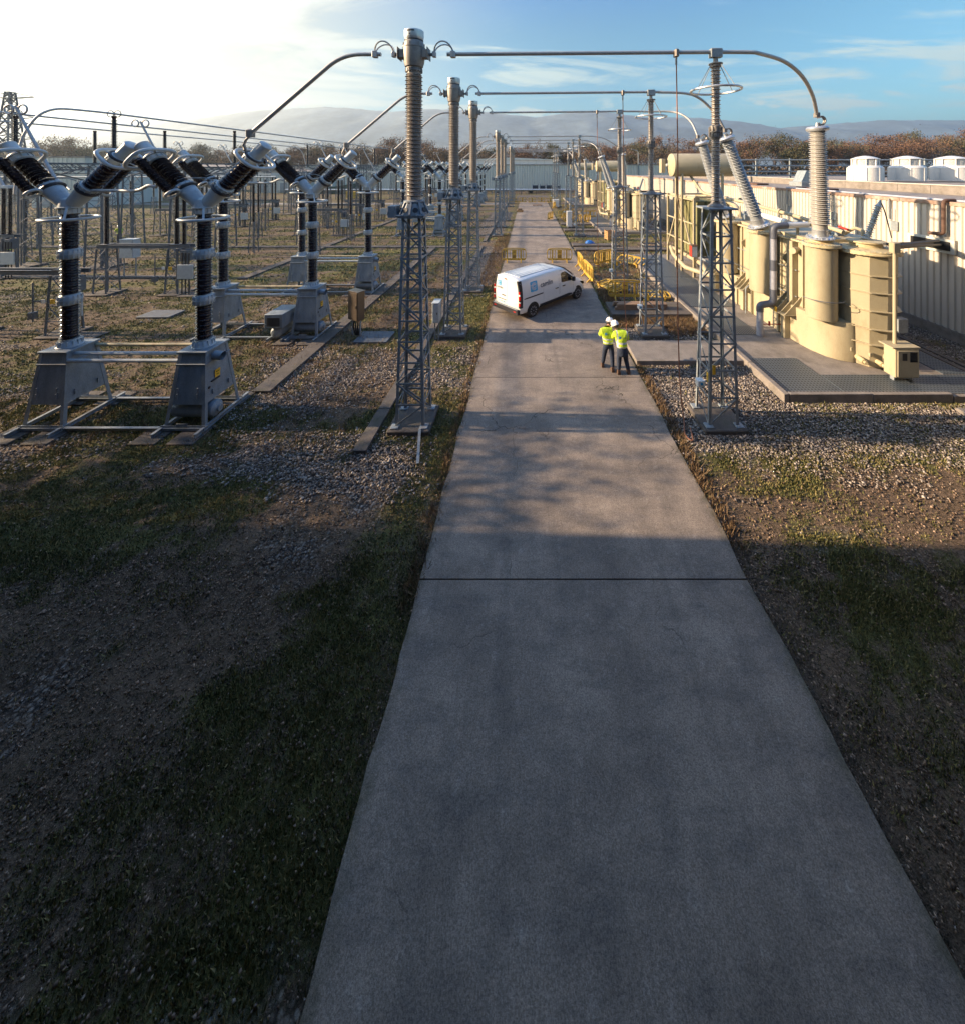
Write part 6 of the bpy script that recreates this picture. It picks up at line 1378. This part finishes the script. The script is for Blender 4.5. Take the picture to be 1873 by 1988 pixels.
    MB().cbox(2.95, 3.12, *sorted((s*.97, s*1.13)), 1.13, 1.36, 0.03).build('mirror', van_black, van)
    MB().prism([(3.85, .68), (4.18, .70), (4.14, .84), (3.80, .90)], *sorted((s*.70, s*.885)), axis='y').build('headlight', glass, van)
    side_panel('logo_square', logo_blue, [(-0.165, 1.245, 1.68), (-0.14, 1.22, 1.705), (0.295, 1.22, 1.705), (0.32, 1.245, 1.68)], off=0.003, th=0.004, side=s)
    # concentric open rings of the emblem
    m = MB()
    for rad, a0, a1 in ((0.165, 40, 325), (0.115, 30, 330), (0.062, 40, 320)):
        n = 26; pts = []
        for k in range(n+1):
            a = R(a0+(a1-a0)*k/n); pts.append(a)
        for k in range(n):
            q = []
            for rr, a in ((rad-.012, pts[k]), (rad+.012, pts[k]), (rad+.012, pts[k+1]), (rad-.012, pts[k+1])):
                x = 0.078-(s)*rr*math.cos(a)*(1) ; z = 1.463+rr*math.sin(a); q.append((x, s*(side_y(x, z)+0.0065), z))
            m.add(q, [(0, 1, 2, 3), (3, 2, 1, 0)])
    yb = s*(side_y(0.1, 1.46)+.0065); xa, xb = sorted((0.078-s*0.06, 0.078-s*0.17)); m.add([(xa, yb, 1.435), (xb, yb, 1.435), (xb, yb, 1.46), (xa, yb, 1.46)], [(0, 1, 2, 3), (3, 2, 1, 0)])
    m.build('emblem', white_paint, van, smooth=False)
    lean = math.atan2(side_y(1, 1.33)-side_y(1, 1.53), 0.2)
    M_ = Matrix.Translation((0.98, s*(side_y(0.98, 1.42)+0.012), 1.42)) @ (Matrix.Rotation(R(180), 4, 'Z') if s > 0 else Matrix.Identity(4)) @ Matrix.Rotation(R(90)-lean, 4, 'X')
    text_mesh('lettering', 'camlin', 0.36, logo_grey, van, M_, bold=0.004)
m = MB().loft([[(x, y, z) for y in (-.80, -.4, 0, .4, .80)] for x, z in ((2.60, 1.855), (2.95, 1.625), (3.25, 1.405), (3.42, 1.28))], closed=False)
W_ = [[(2.62, -.70, 1.845), (2.60, 0, 1.865), (2.62, .70, 1.845)], [(2.95, -.80, 1.60), (2.95, 0, 1.635), (2.95, .80, 1.60)], [(3.25, -.85, 1.385), (3.27, 0, 1.41), (3.25, .85, 1.385)], [(3.42, -.86, 1.275), (3.46, 0, 1.28), (3.42, .86, 1.275)]]
MB().loft([[(x+.01, y, z+.012) for x, y, z in r_] for r_ in W_], closed=False).build('windscreen', glass, van)
m = MB()
for k in range(7):
    y = -0.54+k*0.18; m.cbox(-0.55, 1.9, y-.018, y+.018, 1.95, 1.985, 0.006)
m.build('roof_rib', van_white, van)
m = MB(); m.cbox(-1.0, -0.84, -.93, .93, .33, .55, 0.03); rb_ = m.build('rear_bumper', van_black, van); MB().cbox(-1.0, -.88, -.85, .85, .551, .565, 0.004).build('bumper_step', galv, rb_)
for s in (-1, 1): MB().cbox(-1.006, -.99, *sorted((s*.62, s*.78)), .42, .47, 0.003).build('reflector', tail_red, rb_)
MB().cbox(4.15, 4.42, -.70, .70, .28, .60, 0.06).build('front_bumper', van_black, van)
m = MB(); m.box(-0.8635, -0.8605, -.004, .004, .56, 1.84); m.box(-0.8635, -0.8605, -.80, .80, .60, .604); m.build('door_gap', blackm, van, smooth=False)
MB().cbox(-0.885, -0.862, .10, .35, .98, 1.02, 0.006).build('rear_handle', blackm, van)
MB().cbox(-0.88, -0.862, .05, .65, .78, .81, 0.005).build('plate_lamp_bar', blackm, van)
pt = MB().cbox(-0.875, -0.862, .14, .66, .62, .73, 0.003).build('number_plate', sign_white, van)
for y in (.64, .17): MB().cbox(-0.8775, -0.8752, y-.02, y+.02, .625, .725, 0.001).build('plate_band', logo_blue, pt)
MB().cbox(-0.89, -0.85, .0, .16, 1.80, 1.84, 0.006).build('brake_light', tail_red, van)
MB().cbox(-0.868, -0.862, .40, .66, 1.42, 1.68, 0.002).build('logo_square', logo_blue, van)
m = MB()
for rad in (0.085, 0.05):
    for k in range(18):
        a, b = R(40+k*15.5), R(40+(k+1)*15.5); q = [(-0.8695, .53-rr*math.cos(t_), 1.55+rr*math.sin(t_)) for rr, t_ in ((rad-.009, a), (rad+.009, a), (rad+.009, b), (rad-.009, b))]; m.add(q, [(0, 1, 2, 3), (3, 2, 1, 0)])
m.build('emblem', white_paint, van, smooth=False)
text_mesh('lettering', 'camlin', 0.19, logo_grey, van, Matrix.Translation((-0.865, .52, 1.33)) @ Matrix.Rotation(R(-90), 4, 'Z') @ Matrix.Rotation(R(90), 4, 'X'))
m = MB()
for k in range(7): m.cbox(-0.8755, -0.8752, .56-k*.055-(.015 if k > 1 else 0)-.018, .56-k*.055-(.015 if k > 1 else 0)+.010, .65, .70, 0.0001)
m.build('plate_mark', blackm, pt)

# ================================================================ PEOPLE
def skin_obj(name, chains, mat, parent, sub=2, extra=None):
    """chains: lists of (point, radius[, radius2]); a first point equal to an earlier one joins there"""
    V = []; E = []; Rr = []
    def vid(p):
        for i, q in enumerate(V):
            if (Vector(q)-Vector(p)).length < 1e-4: return i
        V.append(tuple(p)); return -1
    for ch in chains:
        prev = None
        for c in ch:
            i = vid(c[0])
            if i < 0: i = len(V)-1; Rr.append((c[1], c[2] if len(c) > 2 else c[1]))
            if prev is not None and prev != i: E.append((prev, i))
            prev = i
    me = bpy.data.meshes.new(name); me.from_pydata(V, E, []); o = bpy.data.objects.new(name, me); col.objects.link(o)
    o.modifiers.new('Skin', 'SKIN'); sv = me.skin_vertices[0].data
    for i, r_ in enumerate(Rr): sv[i].radius = r_
    sv[0].use_root = True
    o.modifiers['Skin'].use_smooth_shade = True; s_ = o.modifiers.new('Sub', 'SUBSURF'); s_.levels = sub; s_.render_levels = sub
    dg = bpy.context.evaluated_depsgraph_get(); dg.update(); nm = bpy.data.meshes.new_from_object(o.evaluated_get(dg)); o.modifiers.clear()
    if extra is not None:
        import bmesh
        b = bmesh.new(); b.from_mesh(nm); e = bpy.data.meshes.new('t'); e.from_pydata(extra.v, [], extra.f); b.from_mesh(e); bmesh.ops.recalc_face_normals(b, faces=b.faces[:]); b.to_mesh(nm); b.free(); nm.shade_smooth()
    o.data = nm; bpy.data.meshes.remove(me); nm.materials.clear(); nm.materials.append(mat); nm.name = name
    if parent is not None: o.parent = parent
    return o
def jacket_mat(name, stripes):
    m = bpy.data.materials.new(name); m.use_nodes = True; nt_ = m.node_tree; b = nt_.nodes['Principled BSDF']; b.inputs['Roughness'].default_value = 0.65
    t = nt_.nodes.new('ShaderNodeTexCoord'); s_ = nt_.nodes.new('ShaderNodeSeparateXYZ'); nt_.links.new(t.outputs['Object'], s_.inputs[0])
    def mth(op, a, b_):
        n = nt_.nodes.new('ShaderNodeMath'); n.operation = op
        for i, v in enumerate((a, b_)):
            if isinstance(v, (int, float)): n.inputs[i].default_value = v
            else: nt_.links.new(v, n.inputs[i])
        return n.outputs[0]
    f = None
    for ax, c, w in stripes:     # axis (x, y or z), centre, half width
        v = mth('LESS_THAN', mth('ABSOLUTE', mth('SUBTRACT', s_.outputs[ax], c), 0), w); f = v if f is None else mth('MAXIMUM', f, v)
    nz = nt_.nodes.new('ShaderNodeTexNoise'); nz.inputs['Scale'].default_value = 13; nt_.links.new(t.outputs['Object'], nz.inputs[0])
    cr_ = nt_.nodes.new('ShaderNodeValToRGB'); nt_.links.new(nz.outputs[0], cr_.inputs[0]); cr_.color_ramp.elements[0].position = .35; cr_.color_ramp.elements[0].color = (0.45, .62, .02, 1); cr_.color_ramp.elements[1].position = .65; cr_.color_ramp.elements[1].color = (0.66, .82, .05, 1)
    mx = nt_.nodes.new('ShaderNodeMix'); mx.data_type = 'RGBA'; nt_.links.new(f, mx.inputs[0]); nt_.links.new(cr_.outputs[0], mx.inputs[6]); mx.inputs[7].default_value = (0.52, 0.53, 0.55, 1); nt_.links.new(mx.outputs[2], b.inputs['Base Color'])
    bn_ = nt_.nodes.new('ShaderNodeBump'); bn_.inputs['Distance'].default_value = 0.03; bn_.inputs['Strength'].default_value = 0.6; nt_.links.new(nz.outputs[0], bn_.inputs['Height']); nt_.links.new(bn_.outputs[0], b.inputs['Normal']); return m
def person(label, loc, rz, J, jmat, helmet=True, long_coat=False, logo=True, cat='person'):
    """J: joints in metres round the feet, facing +Y: pelvis, chest, neck, head, hips/knees/ankles/shoulders/elbows/wrists (l, r)"""
    t = thing('person', label, cat, loc, rz); g = {k: Vector(v) for k, v in J.items()}
    face = (g['look']).normalized()
    body = [[(g['pelvis'], .13, .10), (g['pelvis'].lerp(g['chest'], .5), .12, .10), (g['chest'], .15, .11), (g['neck'], .055), (g['head']-Vector((0, 0, .07)), .06, .065), (g['head'], .085, .10), (g['head']+Vector((0, 0, .07)), .07, .08)]]
    for s in 'lr':
        sg = -1 if s == 'l' else 1
        body.append([(g['chest'], .15, .11), (g['sh_'+s], .058), (g['el_'+s], .040), (g['wr_'+s], .027)])
        d = (g['wr_'+s]-g['el_'+s]).normalized(); palm = g['wr_'+s]+d*0.07; side = d.cross(Vector((0, 0, 1))).normalized(); side = side if side.length > .1 else Vector((1, 0, 0)); cu = Vector((0, 0, -1))
        body[-1].append((palm, .036, .018))
        for k, L in enumerate((.062, .072, .068, .052)):
            p0 = palm+side*((k-1.5)*.019)+d*.018; body.append([(palm, .036, .018), (p0+d*.012, .0095), (p0+d*(L*.55)+cu*.008, .009), (p0+d*(L*.85)+cu*.03, .008)])
        body.append([(palm, .036, .018), (palm-side*sg*.03-d*.01, .011), (palm-side*sg*.05+d*.025+cu*.01, .009)])
        body.append([(g['pelvis'], .13, .10), (g['hip_'+s], .088), (g['kn_'+s], .056), (g['kn_'+s].lerp(g['an_'+s], .35), .054), (g['an_'+s], .036), (g['an_'+s]+Vector((0, .03, -.05)), .038), (g['an_'+s]+Vector((0, .15, -.06)), .032)])
    ex = MB(); H = g['head']; rt_ = face.cross(Vector((0, 0, 1))).normalized(); up = rt_.cross(face)
    ex.lathe([(.002, .03), (.014, .0), (.018, -.02), (.004, -.03)], 8, Matrix.Translation(H+face*.105-up*.01))       # nose
    for s in (-1, 1): ex.lathe([(.004, .03), (.016, .018), (.014, -.02), (.004, -.032)], 8, Matrix.Translation(H+rt_*s*.088-up*.005))
    ex.box(-.022, .022, -.004, .004, -.004, .004, Matrix.Translation(H+face*.098-up*.055) @ face.to_track_quat('Y', 'Z').to_matrix().to_4x4())
    b = skin_obj('body', body, skin_m, t, 2, ex)
    m = MB(); [m.lathe([(.002, .007), (.008, 0), (.002, -.007)], 8, Matrix.Translation(H+face*.098+rt_*s*.032+up*.015)) for s in (-1, 1)]; m.build('eye', blackm, b)
    hr = MB(); hr.lathe([(.098, -.07), (.108, -.03), (.110, .02), (.09, .07), (.02, .1)], 18, Matrix.Translation(H-face*.012+up*.0) @ face.to_track_quat('Y', 'Z').to_matrix().to_4x4() @ Matrix.Rotation(R(-22), 4, 'X')); hr.build('hair', hair_m, t)
    if helmet:
        A = Matrix.Translation(H+up*.045) @ face.to_track_quat('Y', 'Z').to_matrix().to_4x4() @ Matrix.Rotation(R(-6), 4, 'X') @ Matrix.Diagonal((1.0, 1.14, 1, 1))
        m = MB().lathe([(.128, -.03), (.138, -.028), (.132, -.012), (.131, .03), (.118, .085), (.085, .122), (.04, .14), (.003, .143)], 28, A); m.prism([(-.09, .10), (.09, .10), (.07, .17), (0, .185), (-.07, .17)], -.032, -.02, A); m.box(-.012, .012, -.10, .10, .10, .148, A)
        h = m.build('helmet', helmet_m, t); m = MB()
        for s in (-1, 1): m.lathe([(.002, .137), (.020, .135), (.02, .12)], 10, A @ Matrix.Rotation(s*R(75), 4, 'Z') @ Matrix.Rotation(R(-90), 4, 'X'))
        m.build('ear_slot', blackm, h)
    pr_ = [[(g['pelvis']+Vector((0, 0, .14)), .145, .12), (g['pelvis']+Vector((0, 0, .06)), .155, .125), (g['pelvis'], .165, .13), (g['hip_l'], .118), (g['kn_l'], .088), (g['an_l']+Vector((0, 0, .02)), .070)], [(g['pelvis'], .165, .13), (g['hip_r'], .118), (g['kn_r'], .088), (g['an_r']+Vector((0, 0, .02)), .070)]]
    skin_obj('trousers', pr_, denim, t, 2)
    ch, pv = g['chest'], g['pelvis']
    jk = [[(pv+Vector((0, -.01, -.02)), .205, .175), (pv+Vector((0, 0, .06)), .205, .175), (pv.lerp(ch, .55), .20, .17), (ch, .215, .16), (ch.lerp(g['neck'], .62), .10, .09), (g['neck']+Vector((0, 0, .015)), .082)]]
    for s in 'lr': jk.append([(ch, .215, .16), (g['sh_'+s], .098), (g['el_'+s], .080), (g['wr_'+s], .058)])
    jo_ = skin_obj('jacket', jk, jmat, t, 2)
    if long_coat: skin_obj('overcoat', [[(pv+Vector((0, 0, .14)), .165, .14), (pv+Vector((0, -.01, -.06)), .20, .17), (pv+Vector((.03, -.02, -.24)), .215, .17), (pv+Vector((.03, -.02, -.29)), .20, .16)]], denim, t, 1)
    if logo:
        n = Vector((0, -1, .18)).normalized(); 
        M_ = Matrix.Translation(ch+Vector((-.055, -.172, .02))) @ Matrix.Rotation(R(78), 4, 'X')
        m = MB(); m.box(-.04, .04, -.04, .04, 0, .012, M_); lg = m.build('logo_square', logo_blue, jo_)
        m = MB(); [m.add([(rr*math.cos(a_), rr*math.sin(a_), .0135) for rr, a_ in ((.018, a), (.026, a), (.026, a+.45), (.018, a+.45))], [(0, 1, 2, 3)], M_) for a in [.7+.42*k for k in range(12)]]; m.build('emblem', sign_white, lg, smooth=False)
        text_mesh('lettering', 'camlin', .075, logo_grey, jo_, Matrix.Translation(ch+Vector((.075, -.180, .02))) @ Matrix.Rotation(R(78), 4, 'X'))
    for s in 'lr':
        a = g['an_'+s]; m = MB(); fx, fy, fz = a.x, a.y, a.z-.09
        m.loft([[(fx-.045, fy-.08, fz), (fx+.045, fy-.08, fz), (fx+.052, fy+.06, fz), (fx+.045, fy+.17, fz), (fx+.0, fy+.205, fz), (fx-.045, fy+.17, fz), (fx-.052, fy+.06, fz)],
                [(fx-.048, fy-.085, fz+.03), (fx+.048, fy-.085, fz+.03), (fx+.054, fy+.06, fz+.03), (fx+.048, fy+.17, fz+.04), (fx+.0, fy+.208, fz+.04), (fx-.048, fy+.17, fz+.04), (fx-.054, fy+.06, fz+.03)],
                [(fx-.042, fy-.075, fz+.09), (fx+.042, fy-.075, fz+.09), (fx+.045, fy+.04, fz+.10), (fx+.035, fy+.14, fz+.07), (fx+.0, fy+.17, fz+.06), (fx-.035, fy+.14, fz+.07), (fx-.045, fy+.04, fz+.10)],
                [(fx-.045, fy-.06, fz+.16), (fx+.045, fy-.06, fz+.16), (fx+.045, fy+.02, fz+.16), (fx+.03, fy+.05, fz+.16), (fx+.0, fy+.055, fz+.16), (fx-.03, fy+.05, fz+.16), (fx-.045, fy+.02, fz+.16)]])
        m.build('boot', boot_m, t)
    return t
jm1 = jacket_mat('striped_jacket', [(2, 1.10, .025), (2, .985, .022), (0, .20, .022)])
jm2 = jacket_mat('striped_coat', [(2, 1.09, .028), (2, .96, .02), (0, .16, .024), (0, -.20, .022)])
jm3 = jacket_mat('striped_vest', [(2, 1.18, .02)])
person('person in white helmet and bright yellow jacket, navy trousers, one step ahead of the companion', (2.84, 13.27, 0.022), 0,
       dict(pelvis=(.03, .02, .90), chest=(-.02, .10, 1.27), neck=(.05, .20, 1.46), head=(.12, .27, 1.56), look=(.6, .7, -.35), hip_l=(-.07, .02, .84), hip_r=(.13, .0, .84), kn_l=(-.10, .12, .47), kn_r=(.15, -.02, .47), an_l=(-.15, .16, .095), an_r=(.14, -.16, .095),
            sh_l=(-.20, .08, 1.36), sh_r=(.15, .14, 1.36), el_l=(-.23, .22, 1.12), el_r=(.23, .30, 1.12), wr_l=(-.02, .42, 1.14), wr_r=(.16, .50, 1.18)), jm1)
person('person in white helmet and yellow jacket over a long navy coat, leaning to the companion', (3.32, 12.98, 0.022), 0,
       dict(pelvis=(-.03, .02, .90), chest=(-.07, .12, 1.26), neck=(-.16, .26, 1.44), head=(-.20, .33, 1.54), look=(-.5, .7, -.4), hip_l=(-.12, .02, .84), hip_r=(.07, .02, .84), kn_l=(-.13, .03, .47), kn_r=(.11, .04, .47), an_l=(-.16, -.02, .095), an_r=(.19, .0, .095),
            sh_l=(-.26, .14, 1.36), sh_r=(.14, .12, 1.37), el_l=(-.32, .28, 1.11), el_r=(.21, .20, 1.10), wr_l=(-.28, .50, 1.17), wr_r=(.02, .44, 1.13)), jm2, long_coat=True)
pj = dict(pelvis=(0, 0, .90), chest=(0, .02, 1.28), neck=(0, .03, 1.47), head=(0, .05, 1.58), look=(0, 1, 0), hip_l=(-.09, 0, .84), hip_r=(.09, 0, .84), kn_l=(-.1, .02, .47), kn_r=(.1, .02, .47), an_l=(-.1, 0, .095), an_r=(.12, 0, .095),
          sh_l=(-.19, .02, 1.38), sh_r=(.19, .02, 1.38), el_l=(-.26, .12, 1.16), el_r=(.26, .12, 1.16), wr_l=(-.1, .24, 1.40), wr_r=(.1, .24, 1.40))
person('person in yellow vest standing with hands raised, far out between the dark posts', (-39.3, 35.4, 0), R(200), pj, jm3, logo=False)
pk = dict(pj); pk.update(chest=(0, .22, 1.14), neck=(0, .36, 1.26), head=(0, .45, 1.32), sh_l=(-.19, .26, 1.24), sh_r=(.19, .26, 1.24), el_l=(-.2, .42, 1.0), el_r=(.2, .42, 1.0), wr_l=(-.1, .56, .86), wr_r=(.1, .56, .86), look=(0, .8, -.6))
person('person in yellow vest bending forward at the edge of the photo beyond the lattice mast', (-40.4, 28.6, 0), R(230), pk, jm3, logo=False)

# ================================================================ AIR between here and the mountains
hz = bpy.data.materials.new('haze_air'); hz.use_nodes = True; nt = hz.node_tree; nt.nodes.clear()
pv_ = nt.nodes.new('ShaderNodeVolumePrincipled'); pv_.inputs['Color'].default_value = (0.70, 0.86, 1.0, 1); pv_.inputs['Density'].default_value = HAZE; pv_.inputs['Anisotropy'].default_value = 0.55
om = nt.nodes.new('ShaderNodeOutputMaterial'); nt.links.new(pv_.outputs[0], om.inputs['Volume'])
if HAZE > 0:
    hb = MB().box(-5600, 5600, -400, 9900, -40, 505).build('haze', hz, smooth=False); tag(hb, 'thin blue air between the yard and the mountains', 'haze', kind='stuff')
